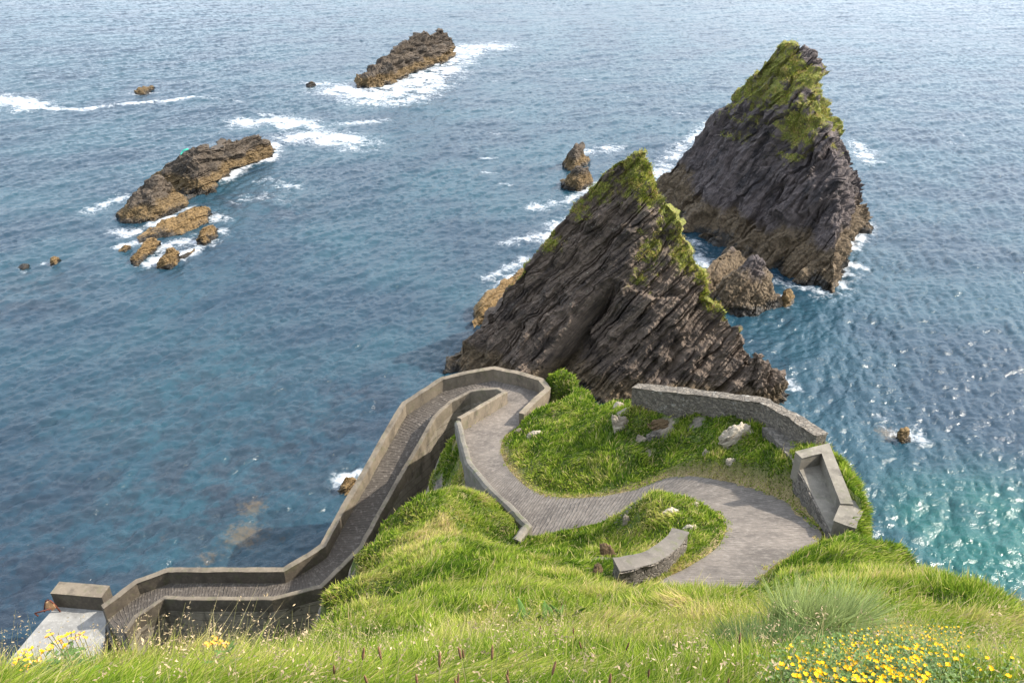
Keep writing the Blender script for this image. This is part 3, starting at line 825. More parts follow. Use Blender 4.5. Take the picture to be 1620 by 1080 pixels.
def rock_obj(name, label, cat, rows, nrm, amp, mat, nu, nv, scale=1.0, seed=0, extra=None, turf=None, group=None, parent=None, lump=0.5, fine=0.22, blk=1.0):
    G = loft(rows, nu, nv)
    N = grid_normals(G)
    sgn = 1.0 if N[:, : nv[0], 1].mean() < 0 else -1.0
    N = N * sgn
    p = G.reshape(-1, 3)
    n = N.reshape(-1, 3)
    d = strata_disp(p, nrm, amp, scale, seed) + amp * lump * fbm(p * (0.35 / scale) + seed, 3) + amp * fine * fbm(p * (1.6 / scale) + seed, 3, ridged=True)
    u = np.repeat(np.linspace(0, 1, nu), G.shape[1]); v = np.tile(np.linspace(0, len(nv), G.shape[1]), nu)
    d = d + block_disp(p, nrm, amp * 1.5 * blk, np.array((1.5, 5.5, 3.5)) * scale, seed) + block_disp(p, nrm, amp * 0.7 * blk, np.array((0.55, 2.0, 1.6)) * scale, seed + 1)
    if extra is not None: d = d + extra(p, u, v)
    p = p + n * d[:, None]
    at = None
    if turf is not None: at = {'turf': turf(p, u, v)}
    q = grid_quads(nu, G.shape[1])
    if sgn < 0: q = q[:, ::-1]
    o = np_mesh(name, p, q, mat=mat, attrs=at, smooth=False, parent=parent)
    if parent is None: tag(o, label, cat, group)
    return o, p.reshape(G.shape), N, (at['turf'].reshape(G.shape[:2]) if at else None)

def stack_rows(base_px, top, back):
    """front waterline pixels, skyline (pixel, Y), depth behind"""
    base = np.array([at_z(a, b, 0.0) for a, b in base_px]); top_ = np.array([at_y(a, b, Y) for a, b, Y in top])
    low = base.copy(); low[:, 2] = -2.0; low[:, 1] -= 0.4
    bk = top_.copy(); bk[:, 1] += np.array(back); bk[:, 2] = -2.0
    return low, base, top_, bk

# near stack
bpx = [(702, 588), (735, 601), (790, 612), (850, 622), (910, 634), (970, 642), (1040, 648), (1110, 652), (1180, 652), (1212, 640)]
tpx = [(704, 580, 75.4), (752, 522, 77.6), (835, 420, 79.6), (905, 332, 80.0), (968, 262, 79.6), (1020, 241, 79.0), (1046, 316, 77.6), (1112, 440, 74.6), (1170, 538, 71.6), (1210, 605, 69.0)]
low, base, top, bk = stack_rows(bpx, tpx, [1, 6, 10, 12, 13, 13, 12, 9, 6, 2])
mid = base * 0.52 + top * 0.48
mid[:, 1] += np.array([0, 0.3, 0.6, 0.9, 0.8, -0.2, -0.6, -0.5, -0.3, 0])
ca, cb = at_y(962, 466, 73.2), at_y(850, 620, 69.8)
def cleft(p, u, v):
    ax = (ca - cb); L = np.linalg.norm(ax); ax = ax / L
    q = p - cb; t = q @ ax; perp = q - t[:, None] * ax
    sd = perp[:, 0] * 0.75 - perp[:, 2] * 0.65            # positive to the lower right
    w = sstep(-2, 2, t) * sstep(L + 2.0, L - 2.0, t)
    m = np.where(sd > 0, np.exp(-sd / 2.6), np.exp(-(sd / 0.35) ** 2)) * w * (v < 3)
    hump = np.where(sd < 0, np.exp(sd / 3.0), 0) * w * (v < 3)
    return -3.0 * m + 0.7 * hump
def turfF(p, u, v):
    top_d = np.where(v < 3, 3 - v, v - 3)                   # 0 on the skyline
    n = fbm(p * 0.5 + 3, 4)
    along_r = sstep(0.44, 0.58, u)
    w = 0.12 + 0.14 * along_r + 0.34 * np.exp(-((u - 0.58) / 0.09) ** 2) + 0.16 * np.exp(-((u - 0.74) / 0.06) ** 2)
    t = sstep(w * 1.7, w * 0.35, top_d + 0.26 * n) * sstep(0.12, 0.22, u) * sstep(0.955, 0.90, u)
    patch = sstep(0.25, 0.6, n) * sstep(0.9, 0.5, top_d) * sstep(0.5, 0.58, u) * sstep(0.80, 0.70, u)
    fine = fbm(p * 1.3 + 8, 3)
    flank = sstep(-0.25, 0.35, n + 0.6 * fine) * sstep(0.85, 0.25, top_d) * sstep(0.42, 0.55, u) * sstep(0.93, 0.80, u)
    bl = px_blobs(p, [(1005, 285, 34, 45, 1), (950, 300, 42, 28, 0.9), (1060, 335, 22, 30, 1), (1080, 400, 26, 36, 1), (1030, 395, 34, 44, 0.75), (1128, 472, 24, 30, 0.9), (875, 385, 24, 16, 0.8),
                      (1010, 440, 30, 24, 0.6), (1150, 520, 16, 22, 0.7), (920, 335, 26, 20, 0.8)]) * (v < 3.15)
    t = np.maximum(t, bl)
    return np.clip(np.maximum(np.maximum(t, patch * 0.9), flank) + 0.45 * fine - 0.10, 0, 1) * sstep(5, 8, p[:, 2])
near_root = empty('sea_stack', (8, 74, 0))
tag(near_root, 'nearest dark slate sea stack just beyond the hairpin wall, mossy on its ridge', 'sea stack')
nearS = rock_obj('rock_face', None, None, [low, base, mid, top, bk], STRATA, 0.72, M_stackF, 560, [12, 190, 190, 150], 1.0, 1, cleft, turfF, parent=near_root, lump=0.75, fine=0.18)

# far stack
bpx = [(1038, 300), (1064, 338), (1098, 368), (1160, 405), (1240, 436), (1318, 463), (1333, 436), (1348, 402), (1364, 372), (1377, 352)]
tpx = [(1036, 290, 134), (1092, 235, 131.5), (1148, 172, 128), (1200, 112, 123.5), (1240, 71, 119.5), (1277, 84, 118), (1290, 140, 118.3), (1322, 200, 119.3), (1352, 268, 120), (1376, 343, 120.3)]
low, base, top, bk = stack_rows(bpx, tpx, [2, 8, 12, 14, 15, 15, 13, 11, 8, 2])
mid = base * 0.5 + top * 0.5
mid[:, 1] += np.array([0, 0.2, 0.8, 1.2, 0.6, -2.4, -1.2, 0.6, 0.4, 0])
mid[:, 0] += np.array([0, 0, 0, 0, 0.6, 1.6, 1.2, 0.4, 0, 0])
def turfB(p, u, v):
    top_d = np.where(v < 3, 3 - v, v - 3)
    n = fbm(p * 0.35 + 11, 4)
    w = 0.12 + 0.62 * np.exp(-((u - 0.46) / 0.15) ** 2) + 0.55 * np.exp(-((u - 0.62) / 0.07) ** 2) + 0.25 * np.exp(-((u - 0.72) / 0.06) ** 2)
    t = sstep(w * 1.5, w * 0.6, top_d + 0.42 * n) * sstep(0.16, 0.30, u) * sstep(0.84, 0.76, u)
    fine = fbm(p * 1.0 + 8, 3)
    bare = np.exp(-((u - 0.55) / 0.035) ** 2) * sstep(0.24, 0.10, top_d)
    left = sstep(0.1, 0.55, n + 0.5 * fine) * sstep(0.75, 0.3, top_d) * sstep(0.18, 0.3, u) * sstep(0.5, 0.4, u)
    bl = px_blobs(p, [(1262, 200, 46, 50, 1), (1215, 150, 46, 30, 1), (1165, 215, 34, 14, 0.75), (1298, 185, 22, 26, 1), (1250, 250, 30, 22, 0.7), (1190, 190, 26, 18, 0.7)]) * (v < 3.15)
    t = np.maximum(t, bl)
    return np.clip(np.maximum(t, left) + 0.50 * fine - 0.12 - bare * 1.5, 0, 1) * sstep(9, 13, p[:, 2])
def rag(p, u, v):
    right = sstep(0.56, 0.68, u)
    return right * (0.6 * fbm(p * np.array([0.5, 0.5, 0.16]), 4, ridged=True) - 0.6)
far_root = empty('sea_stack', (40, 112, 0))
tag(far_root, 'farther and taller pyramid sea stack with a green turfed summit', 'sea stack')
farS = rock_obj('rock_face', None, None, [low, base, mid, top, bk], Vector((-0.78, 0.18, 0.52)).normalized(), 0.95, M_stackB, 520, [12, 190, 190, 120], 1.25, 4, rag, turfB, parent=far_root, lump=0.6, fine=0.14)

def small_rock(name, label, top_px, base_px, setb, mat=None, amp=None, cat='rock', group=None, nrm=(-0.5, 0.25, 0.8), seed=0, nu=90, parent=None, lump=0.9):
    base = np.array([at_z(a, b, 0.0) for a, b in base_px])
    # the skyline has as many points as the waterline
    tt, _ = lerp_rows(np.array(top_px, float), len(base_px))
    top = np.array([at_y(t[0], t[1], b[1] + setb * (0.25 + 0.75 * math.sin(math.pi * (k + 0.3) / (len(base) - 0.4)))) for k, (t, b) in enumerate(zip(tt, base))])
    top[:, 2] = np.maximum(top[:, 2], 0.05)
    low = base.copy(); low[:, 2] = -0.9; low[:, 1] -= 0.2
    bk = top.copy(); bk[:, 1] += setb * 1.1; bk[:, 2] = -0.9
    size = np.ptp(base[:, 0]) + np.ptp(base[:, 1]) * 0.5
    h = max(0.3, top[:, 2].max())
    amp = amp or min(0.55, 0.10 * size + 0.06)
    return rock_obj(name, label, cat, [low, base, base * 0.45 + top * 0.55 + np.array([0, -0.12 * setb, 0.06 * h]), top, bk], Vector(nrm).normalized(), amp, mat or M_skerry, nu,
                    [6, max(14, nu // 4), max(14, nu // 4), max(14, nu // 3)], max(0.3, min(1.0, size / 14)), seed, group=group, parent=parent, lump=lump, blk=0.55)

small_rock('rock_spur', None, [(748, 505), (762, 478), (790, 450), (812, 436), (835, 424)], [(746, 520), (770, 512), (795, 490), (815, 470), (838, 450)], 2.2, M_reef, 0.5, parent=near_root, seed=3)
small_rock('rock_spur', None, [(1186, 572), (1198, 556), (1210, 575), (1222, 582), (1234, 596), (1246, 608)], [(1184, 640), (1200, 645), (1214, 646), (1226, 645), (1238, 640), (1246, 628)], 2.0, M_stackF, 0.6, parent=near_root, seed=5, nrm=(-0.9, 0.1, 0.3))

SK = 'skerries breaking the water on the left'
small_rock('skerry', 'largest dark skerry of the left group, humped, with a teal rope scrap', [(238, 292), (262, 266), (288, 240), (322, 228), (338, 238), (352, 224), (376, 222), (402, 214), (420, 226), (431, 242)],
           [(240, 296), (262, 300), (285, 306), (312, 311), (338, 304), (348, 288), (362, 277), (385, 264), (408, 256), (431, 250)], 7, M_skerry, 0.8, 'skerry', SK, seed=11, nu=200)
small_rock('skerry', 'brown skerry with a dark hump left of the largest one', [(186, 342), (200, 318), (222, 296), (246, 279), (262, 284), (272, 302), (286, 312), (302, 318)],
           [(185, 346), (200, 352), (220, 352), (240, 351), (256, 345), (270, 339), (286, 332), (302, 324)], 5, M_skerry, 0.6, 'skerry', SK, seed=12, nu=150)
small_rock('skerry', 'long low orange brown skerry in front of the brown one', [(221, 378), (240, 360), (262, 350), (285, 336), (308, 327), (325, 327), (332, 342)], [(221, 383), (242, 381), (262, 376), (285, 370), (305, 363), (322, 355), (332, 348)], 3.2, M_reef, 0.42, 'skerry', SK, seed=13, nu=130)
small_rock('skerry', 'rounded ochre rock at the right end of the small skerries', [(312, 378), (320, 360), (332, 356), (343, 362)], [(313, 386), (324, 388), (335, 381), (344, 370)], 2.0, M_reef, 0.3, 'skerry', SK, seed=14)
small_rock('skerry', 'tall narrow ochre rock leaning at the front left of the skerries', [(207, 408), (218, 396), (230, 382), (242, 376), (250, 384)], [(207, 419), (219, 419), (230, 411), (242, 402), (250, 395)], 1.8, M_reef, 0.3, 'skerry', SK, seed=15)
small_rock('skerry', 'blocky ochre rock nearest of the skerries, foam at its left', [(250, 417), (258, 402), (270, 394), (279, 398), (283, 408)], [(250, 423), (260, 425), (270, 423), (279, 418), (284, 412)], 1.6, M_reef, 0.3, 'skerry', SK, seed=16)
small_rock('skerry', 'low reddish ledge touching the right of the blocky ochre rock', [(282, 406), (294, 400), (308, 394)], [(283, 410), (296, 407), (309, 399)], 0.8, M_reef, 0.18, 'skerry', SK, seed=17, nu=50)
small_rock('skerry', 'tiny ochre rock apart at the far left of the skerries', [(189, 394), (198, 388), (207, 390)], [(189, 398), (199, 399), (207, 394)], 0.8, M_reef, 0.16, 'skerry', SK, seed=18, nu=50)
small_rock('skerry', 'far dark skerry with yellow lichen and white surf along it', [(565, 136), (585, 118), (604, 104), (622, 80), (640, 66), (660, 54), (682, 54), (697, 48), (711, 58), (716, 70)],
           [(566, 139), (588, 139), (606, 136), (622, 130), (640, 121), (660, 113), (680, 106), (695, 98), (706, 90), (716, 78)], 9, M_skerry, 1.1, 'skerry', seed=21, nu=200)
small_rock('rock', 'small dark rock in the surf beside the far skerry', [(697, 99), (708, 89), (720, 84)], [(697, 103), (709, 98), (721, 90)], 2.5, M_skerry, 0.4, seed=22, nu=50)
small_rock('rock', 'wave washed dark rock tip left of the far skerry', [(484, 134), (492, 130), (499, 132)], [(484, 137), (492, 138), (499, 136)], 1.5, M_skerry, 0.25, seed=23, nu=50)
small_rock('rock', 'lone low brown rock in the far upper left water', [(214, 146), (222, 139), (232, 139), (242, 136)], [(214, 149), (224, 149), (234, 147), (243, 142)], 2.5, M_skerry, 0.4, seed=24, nu=60)
small_rock('rock', 'small ochre rock awash near the left picture edge', [(80, 414), (86, 406), (93, 407)], [(81, 420), (87, 421), (94, 415)], 0.9, M_reef, 0.2, seed=25, nu=50)
small_rock('rock', 'flat brown rock barely awash, leftmost of all', [(28, 422), (37, 417), (45, 418)], [(28, 425), (37, 426), (46, 422)], 0.8, M_reef, 0.12, seed=26, nu=50)
small_rock('rock', 'upper pointed rock behind the ridge of the nearest stack', [(892, 256), (900, 242), (911, 228), (920, 230), (926, 248), (931, 250)], [(891, 262), (899, 268), (908, 271), (918, 266), (926, 260), (932, 254)], 2.4, M_skerry, 0.45, seed=27, nrm=(-0.9, 0.1, 0.3))
small_rock('rock', 'lower wedge rock behind the ridge of the nearest stack', [(890, 290), (902, 276), (914, 266), (928, 264), (937, 278)], [(890, 297), (902, 302), (914, 304), (927, 299), (938, 288)], 2.4, M_skerry, 0.45, seed=28, nrm=(-0.8, 0.1, 0.5))
small_rock('rock', 'dark slab rock leaning between the two sea stacks', [(1098, 458), (1118, 430), (1140, 404), (1160, 394), (1172, 402), (1182, 416)], [(1100, 478), (1122, 476), (1140, 466), (1158, 456), (1172, 448), (1184, 440)], 3, M_stackB, 0.4, seed=29, nu=120, nrm=(-0.8, 0.2, 0.5))
small_rock('rock', 'large dark hump rock between the stacks, nearest the camera', [(1122, 480), (1142, 452), (1165, 428), (1188, 412), (1206, 414), (1218, 440), (1234, 474)], [(1126, 490), (1146, 496), (1166, 499), (1186, 499), (1206, 495), (1222, 490), (1235, 481)], 3.4, M_stackB, 0.45, seed=30, nu=140, nrm=(-0.8, 0.2, 0.5))
small_rock('rock', 'small brown boulder right of the hump rock between the stacks', [(1236, 472), (1243, 457), (1250, 456), (1255, 468)], [(1236, 482), (1243, 486), (1250, 484), (1255, 476)], 1.0, M_reef, 0.2, seed=31, nu=60)
small_rock('rock', 'solitary brown rock in the clear water on the right', [(1420, 690), (1425, 678), (1433, 676), (1438, 688)], [(1420, 697), (1427, 701), (1434, 700), (1439, 694)], 0.7, M_reef, 0.2, seed=32, nu=60)
small_rock('rock', 'small brown rock in the splash against the ramp wall', [(536, 772), (546, 754), (556, 756), (566, 764)], [(538, 782), (548, 784), (558, 780), (568, 774)], 0.9, M_reef, 0.25, seed=33, nu=60)

# rope scrap on the largest skerry
def rope():
    s = PB(); pts = [at_y(a, b, Y) for a, b, Y in ((296, 236, 158), (290, 238, 157.6), (287, 243, 157), (286, 252, 156.5))]
    d = at_z(285, 306)[1] + 4.6
    pts = [at_y(a, b, d + o) for a, b, o in ((298, 236, 1.0), (290, 238, 0.7), (287, 243, 0.2), (286, 252, -0.4))]
    s.tube(pts, 0.16, 6)
    tag(s.build('rope_scrap', plain('teal_rope', (0.03, 0.30, 0.22)), smooth=True), 'teal scrap of rope caught on top of the largest left skerry', 'rope')
rope()

# ------------------------------------------------------------------ walls
def offset_line(P, d):
    """mitred sideways offset in plan; d > 0 is to the right of travel"""
    P = np.asarray(P, float); n = len(P); out = P.copy()
    t = np.diff(P[:, :2], axis=0); t /= np.linalg.norm(t, axis=1)[:, None] + 1e-9
    nr = np.stack([t[:, 1], -t[:, 0]], 1)
    for k in range(n):
        a = nr[max(k - 1, 0)]; b = nr[min(k, n - 2)]
        m = a + b; m /= np.linalg.norm(m) + 1e-9
        out[k, :2] += m * d / max(0.45, float(m @ a))
    return out

def densify(P, step):
    P = np.asarray(P, float); out = [P[0]]; 
    for a, b in zip(P[:-1], P[1:]):
        m = max(1, int(round(np.linalg.norm(b - a) / step)))
        for j in range(1, m + 1): out.append(a + (b - a) * j / m)
    return np.array(out)

def wall_mesh(name, P, h, t, drop, mat, parent=None, rough=0.012, step=0.4, bev=0.03, caps=True):
    P = densify(P, step)
    b = bev
    prof = [(0, -drop), (0, -drop * 0.5), (0, 0.0), (0, h * 0.5), (0, h - b), (b, h), (t * 0.5, h + 0.004), (t - b, h), (t, h - b), (t, h * 0.5), (t, 0.0), (t, -drop * 0.5), (t, -drop)]
    rows = []
    for o, z in prof:
        q = offset_line(P, o); q[:, 2] += z; rows.append(q)
    G = np.stack(rows, 1); n, k = G.shape[:2]
    v = G.reshape(-1, 3)
    nn = np.stack([fbm(v * 1.3, 3), fbm(v * 1.3 + 31, 3), fbm(v * 1.1 + 57, 3)], 1)
    v = v + rough * nn
    pb = PB(); q = grid_quads(n, k)[:, ::-1]
    pb.add(v, [tuple(f) for f in q] + ([tuple(range(k - 1, -1, -1))[::-1], tuple((n - 1) * k + j for j in range(k))[::-1]] if caps else []))
    o = pb.build(name, mat, parent, smooth=False)
    bm_fix(o)
    return o

def bm_fix(o):
    import bmesh
    bm = bmesh.new(); bm.from_mesh(o.data); bmesh.ops.recalc_face_normals(bm, faces=bm.faces); bm.to_mesh(o.data); bm.free()

nz = len(ST)
# outer parapet: from the pier up the seaward side of the ramp, round the hairpin to its landward end
PA = Rw[21:nz][::-1].copy()
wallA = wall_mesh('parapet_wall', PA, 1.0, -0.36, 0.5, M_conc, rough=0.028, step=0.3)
tag(wallA, 'long outer concrete parapet along the seaward edge of the ramp and round the hairpin', 'wall')
# inner parapet
PBp = np.concatenate([Lw[28:nz][::-1], [Lw[27], Lw[25] * 0.5 + Lw[26] * 0.5, Lw[23]], [Lw[22], Lw[21], Lw[20]]])
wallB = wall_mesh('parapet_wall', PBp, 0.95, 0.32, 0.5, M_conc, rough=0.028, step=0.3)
tag(wallB, 'inner concrete parapet between ramp and pit, folding back at the hairpin', 'wall')
# left wall of the upper path
PC = np.concatenate([Lw[16:20][::-1] , [Lw[15]]])
PC = np.concatenate([[Lw[20] * 0.97 + Lw[19] * 0.03], PC, [at_z(822, 876, 18.0)]])
wallC = wall_mesh('path_wall', PC, 0.85, 0.42, 0.9, M_conc_moss, rough=0.04, bev=0.12)
tag(wallC, 'mossy round topped wall along the left of the upper path', 'wall')

# embankment carrying the ramp
def embankment():
    sl = slice(22, nz)
    outer = offset_line(Rw[sl], 0.0); inner = Lw[sl].copy()
    PO = offset_line(Rw[sl][::-1], -0.37)[::-1]; PI = offset_line(Lw[sl], -0.33)
    PO, PI = densify_pair(PO, PI, 6)
    top = PO.copy(); n = len(PO)
    rows = []
    for f in (1.0, 0.66, 0.33, 0.0):
        q = PO.copy(); q[:, 2] = -1.5 * f + (q[:, 2] - 0.05) * (1 - f) if f else q[:, 2] - 0.05; rows.append(q)
    for f in (0.0, 0.33, 0.66, 1.0):
        q = PI.copy(); q[:, 2] = -1.5 * f + (q[:, 2] - 0.05) * (1 - f); rows.append(q)
    G = np.stack(rows, 1); k = G.shape[1]
    v = G.reshape(-1, 3) 
    pb = PB(); pb.add(v, [tuple(f) for f in grid_quads(n, k)] + [tuple(range(k)), tuple((n - 1) * k + j for j in range(k))])
    o = pb.build('embankment', M_conc_dark); bm_fix(o)
    tag(o, 'dark coursed masonry embankment that carries the ramp', 'retaining wall')
def densify_pair(A, B, m):
    a, b = [A[0]], [B[0]]
    for k in range(len(A) - 1):
        for j in range(1, m + 1):
            f = j / m; a.append(A[k] * (1 - f) + A[k + 1] * f); b.append(B[k] * (1 - f) + B[k + 1] * f)
    return np.array(a), np.array(b)
embankment()

# stepped masonry under the landward end of the hairpin
def hair_steps():
    r = empty('retaining_wall', at_z(868, 650, 12))
    tag(r, 'stepped stone blocks under the landward end of the hairpin', 'retaining wall')
    a = Rw[21]; b = Rw[23]; d = (b - a); d[2] = 0; L = np.linalg.norm(d); d /= L; nrm = np.array([d[1], -d[0], 0])
    for k, (s0, s1, off, zt) in enumerate(((0.25, 1.05, 0.9, -0.35), (0.45, 1.15, 1.55, -0.95), (0.6, 1.2, 2.1, -1.7))):
        pb = PB(); c = a + d * L * (s0 + s1) / 2 + nrm * (0.36 + off / 2 - 0.02 * k)
        zt_ = 13.7 + zt
        pb.box((c[0], c[1], (zt_ + 6) / 2), (L * (s1 - s0), off, zt_ - 6), math.atan2(d[1], d[0]))
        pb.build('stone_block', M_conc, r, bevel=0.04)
hair_steps()

# rubble wall above the middle mound
PD = np.array([at_y(998, 640, 37.5), at_y(1100, 653, 35.2), at_y(1198, 667, 32.7), at_y(1242, 692, 30.6), at_y(1285, 722, 28.7)])
PD_s = np.array([PD[0], PD[1], PD[2], PD[3], PD[4]])
wallD = wall_mesh('stone_wall', PD_s, 1.12, -0.5, 1.4, M_rubble, rough=0.05, step=0.3, bev=0.07)
tag(wallD, 'grey rubble stone wall with pale lichened top above the middle mound', 'stone wall')

# viewing terrace at the end of that wall
def terrace():
    z0 = 24.1
    f = [at_z(1265, 743, z0), at_z(1296, 735, z0), at_z(1326, 816, z0), at_z(1315, 842, z0)]
    r = empty('terrace', tuple(np.mean(f, 0)))
    tag(r, 'small concrete viewing terrace with parapet above the right hand bend', 'terrace')
    P = np.array(f)
    pb = PB(); n = 4
    v = [tuple(p) for p in P] + [(p[0], p[1], z0 - 0.25) for p in P]
    pb.add(v, [(0, 1, 2, 3), (7, 6, 5, 4)] + [(k, (k + 1) % 4, 4 + (k + 1) % 4, 4 + k) for k in range(4)])
    o = pb.build('floor_slab', M_conc_bench, r); bm_fix(o)
    wall_mesh('parapet', [P[0] + (P[0] - P[1]) * 0.02, P[1], P[2]], 0.62, -0.42, 0.7, M_conc_bench, r, rough=0.012)
    e0, e1 = P[2], P[3]
    wall_mesh('end_block', [P[2] + (P[2] - P[3]) * 0.5, P[2] * 0.4 + P[3] * 0.6, P[3]], 0.55, -0.75, 1.2, M_conc_bench, r, rough=0.03)
    # retaining wall below the slab, following the path edge
    q = [at_z(1207, 676, 22.9), at_z(1240, 708, 23.5), at_z(1262, 741, 24.06), at_z(1283, 782, 24.06), at_z(1300, 815, 24.06), at_z(1315, 846, 24.06)]
    wall_mesh('retaining_wall', q, 0.0, -0.8, 2.2, M_rubble_dark, r, rough=0.06, step=0.3)
terrace()

M_flag = concrete_mat('grey_flag_top', (0.115, 0.102, 0.086), (0.045, 0.04, 0.034), 0.6, 0.5)
# curved low wall beside the lowest loop
PF = np.array([at_z(980, 900, 26.4), at_z(1008, 896, 26.3), at_z(1040, 885, 26.1), at_z(1066, 868, 25.85), at_z(1082, 852, 25.6), at_z(1088, 840, 25.4)]) - np.array([0, 0, 0.60])
wallF = wall_mesh('curved_wall', catmull(PF, 24)[0], 0.54, -0.50, 1.8, M_rubble_dark, rough=0.07, step=0.25, bev=0.05)
cop = catmull(PF, 24)[0] + np.array([0, 0, 0.53]); cop = offset_line(cop, 0.015)
wall_mesh('coping', cop, 0.06, -0.53, 0.012, M_flag, wallF, rough=0.03, step=0.25, bev=0.03)
tag(wallF, 'low curved stone wall with flat grey top beside the small mound', 'stone wall')

# pier platform
def pier():
    z0 = 3.6
    poly = [(88, 959), (168, 966), (166, 1010), (150, 1080), (-20, 1080), (30, 1026), (67, 982)]
    P = [at_z(a, b, z0) for a, b in poly]
    pb = PB(); n = len(P)
    pb.add([tuple(p) for p in P] + [(p[0], p[1], -1.5) for p in P], [tuple(range(n)), tuple(range(2 * n - 1, n - 1, -1))] + [(k, (k + 1) % n, n + (k + 1) % n, n + k) for k in range(n)])
    o = pb.build('pier', M_conc_pale); bm_fix(o)
    tag(o, 'pale concrete pier platform at the foot of the ramp', 'pier')
    b = [at_z(88, 959, z0), at_z(168, 966, z0)]
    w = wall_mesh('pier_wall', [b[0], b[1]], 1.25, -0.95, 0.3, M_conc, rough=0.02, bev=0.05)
    tag(w, 'short thick concrete wall on the seaward edge of the pier platform', 'wall')
    # rusty frame with a torn tan panel
    c = at_z(80, 972, z0)
    r = empty('rusty_frame', tuple(c)); tag(r, 'rusty bent metal frame with torn tan sheet at the pier edge', 'frame')
    rust = plain('rust', (0.10, 0.03, 0.018), 0.8)
    pb = PB()
    arc = [c + np.array([-0.5 + 1.0 * k / 8, 0.25, 0.1 + 1.0 * math.sin(math.pi * k / 8)]) for k in range(9)]
    pb.tube(arc, 0.05, 6); pb.tube([c + np.array([-0.9, -0.1, 0.25]), c + np.array([0.1, 0.1, 0.45])], 0.05); pb.tube([c + np.array([-0.9, -0.1, 0.25]), c + np.array([-0.75, -0.1, 0.0])], 0.05)
    pb.tube([arc[0], c + np.array([-0.5, 0.25, 0.0])], 0.05); pb.tube([arc[8], c + np.array([0.5, 0.25, 0])], 0.05)
    pb.build('hoop', rust, r, smooth=True)
    pb = PB(); v = []
    for i in range(7):
        for j in range(5):
            a = math.pi * (0.12 + 0.76 * i / 6); rr = 0.2 + 0.74 * j / 4
            v.append(c + np.array([-0.46 * math.cos(a) * rr, 0.25 - 0.12 * (1 - rr) + 0.03 * math.sin(i * 2), 0.12 + 0.94 * math.sin(a) * rr]))
    pb.add(v, [(i * 5 + j, i * 5 + j + 1, i * 5 + j + 6, i * 5 + j + 5) for i in range(6) for j in range(4)])
    o = pb.build('sheet', plain('tan_sheet', (0.42, 0.24, 0.12)), r, smooth=True)
    m = o.modifiers.new('thick', 'SOLIDIFY'); m.thickness = 0.02
pier()

# ------------------------------------------------------------------ pale outcrops in the turf
def outcrop(px, py, wpx, hpx, label, seed, tilt=0.5, mat=None):
    c = hit(px, py, 12); d = np.linalg.norm(c - EYE); sc = d / FPX
    import bmesh
    bm = bmesh.new(); bmesh.ops.create_icosphere(bm, subdivisions=5, radius=1.0)
    v = np.array([x.co for x in bm.verts])
    p = v * 1.0
    dn = 0.35 * fbm(p * 1.2 + seed * 7.7, 3) + 0.20 * fbm(p * 3 + seed, 3, ridged=True) + strata_disp(p * 2.5, Vector((-0.6, 0.2, 0.75)).normalized(), 0.16, 0.5, seed)
    v = v * (1 + dn)[:, None] * np.array([wpx * sc / 2, 0.15 * wpx * sc, hpx * sc / 2 * 1.35])
    a = -0.35; v = v @ np.array([[1, 0, 0], [0, math.cos(a), math.sin(a)], [0, -math.sin(a), math.cos(a)]])
    ca_, sa_ = math.cos(tilt * 0.3), math.sin(tilt * 0.3)
    v = v @ np.array([[ca_, 0, sa_], [0, 1, 0], [-sa_, 0, ca_]])
    v = v + c + np.array([0, 0.10 * wpx * sc, -0.10 * hpx * sc])
    me = bpy.data.meshes.new('rock_outcrop'); bm.to_mesh(me); bm.free()
    me.vertices.foreach_set('co', v.astype(np.float32).ravel()); me.update(); me.materials.append(mat or M_crag)
    me.polygons.foreach_set('use_smooth', [True] * len(me.polygons))
    o = bpy.data.objects.new('rock_outcrop', me); COL.objects.link(o)
    tag(o, label, 'rock')
for a in ((1168, 697, 40, 30, 'broad pale rock outcrop in the turf under the stone wall bend', 1),
          (984, 680, 22, 34, 'tall pale rock outcrop on the left of the middle mound', 2, 1.2),
          (1016, 700, 14, 14, 'small pale rock low right of the tall outcrop', 3), (1035, 698, 20, 18, 'dark fissured rock in the centre of the middle mound', 4, 0.5, M_rubble_dark),
          (848, 689, 20, 9, 'flat pale rock beside the path below the hairpin', 5), (980, 645, 14, 10, 'pale rock beside the left end of the stone wall', 6),
          (1118, 719, 10, 10, 'small grey rock in the turf left below the broad outcrop', 7), (1158, 732, 12, 9, 'small pale rock under the broad outcrop', 8),
          (1100, 800, 12, 7, 'white stone at the path edge on top of the small mound', 9), (992, 829, 10, 22, 'upright rock in the left side of the small mound', 10),
          (1063, 813, 22, 10, 'flat grey slab lying on the small mound', 11, 0.2), (1092, 838, 18, 10, 'pale rubble at the far end of the curved wall', 12),
          (962, 880, 18, 26, 'brown broken rock at the near end of the curved wall', 13, 0.8, M_reef), (945, 908, 14, 22, 'brown crumbling rock below the curved wall', 14, -0.5, M_reef),
          (1050, 675, 44, 12, 'brown ledge of rock beneath the stone wall', 15, 0.1, M_reef),
          (820, 684, 12, 8, 'small pale rock at the foot of the hairpin wall end', 17)):
    outcrop(*a)

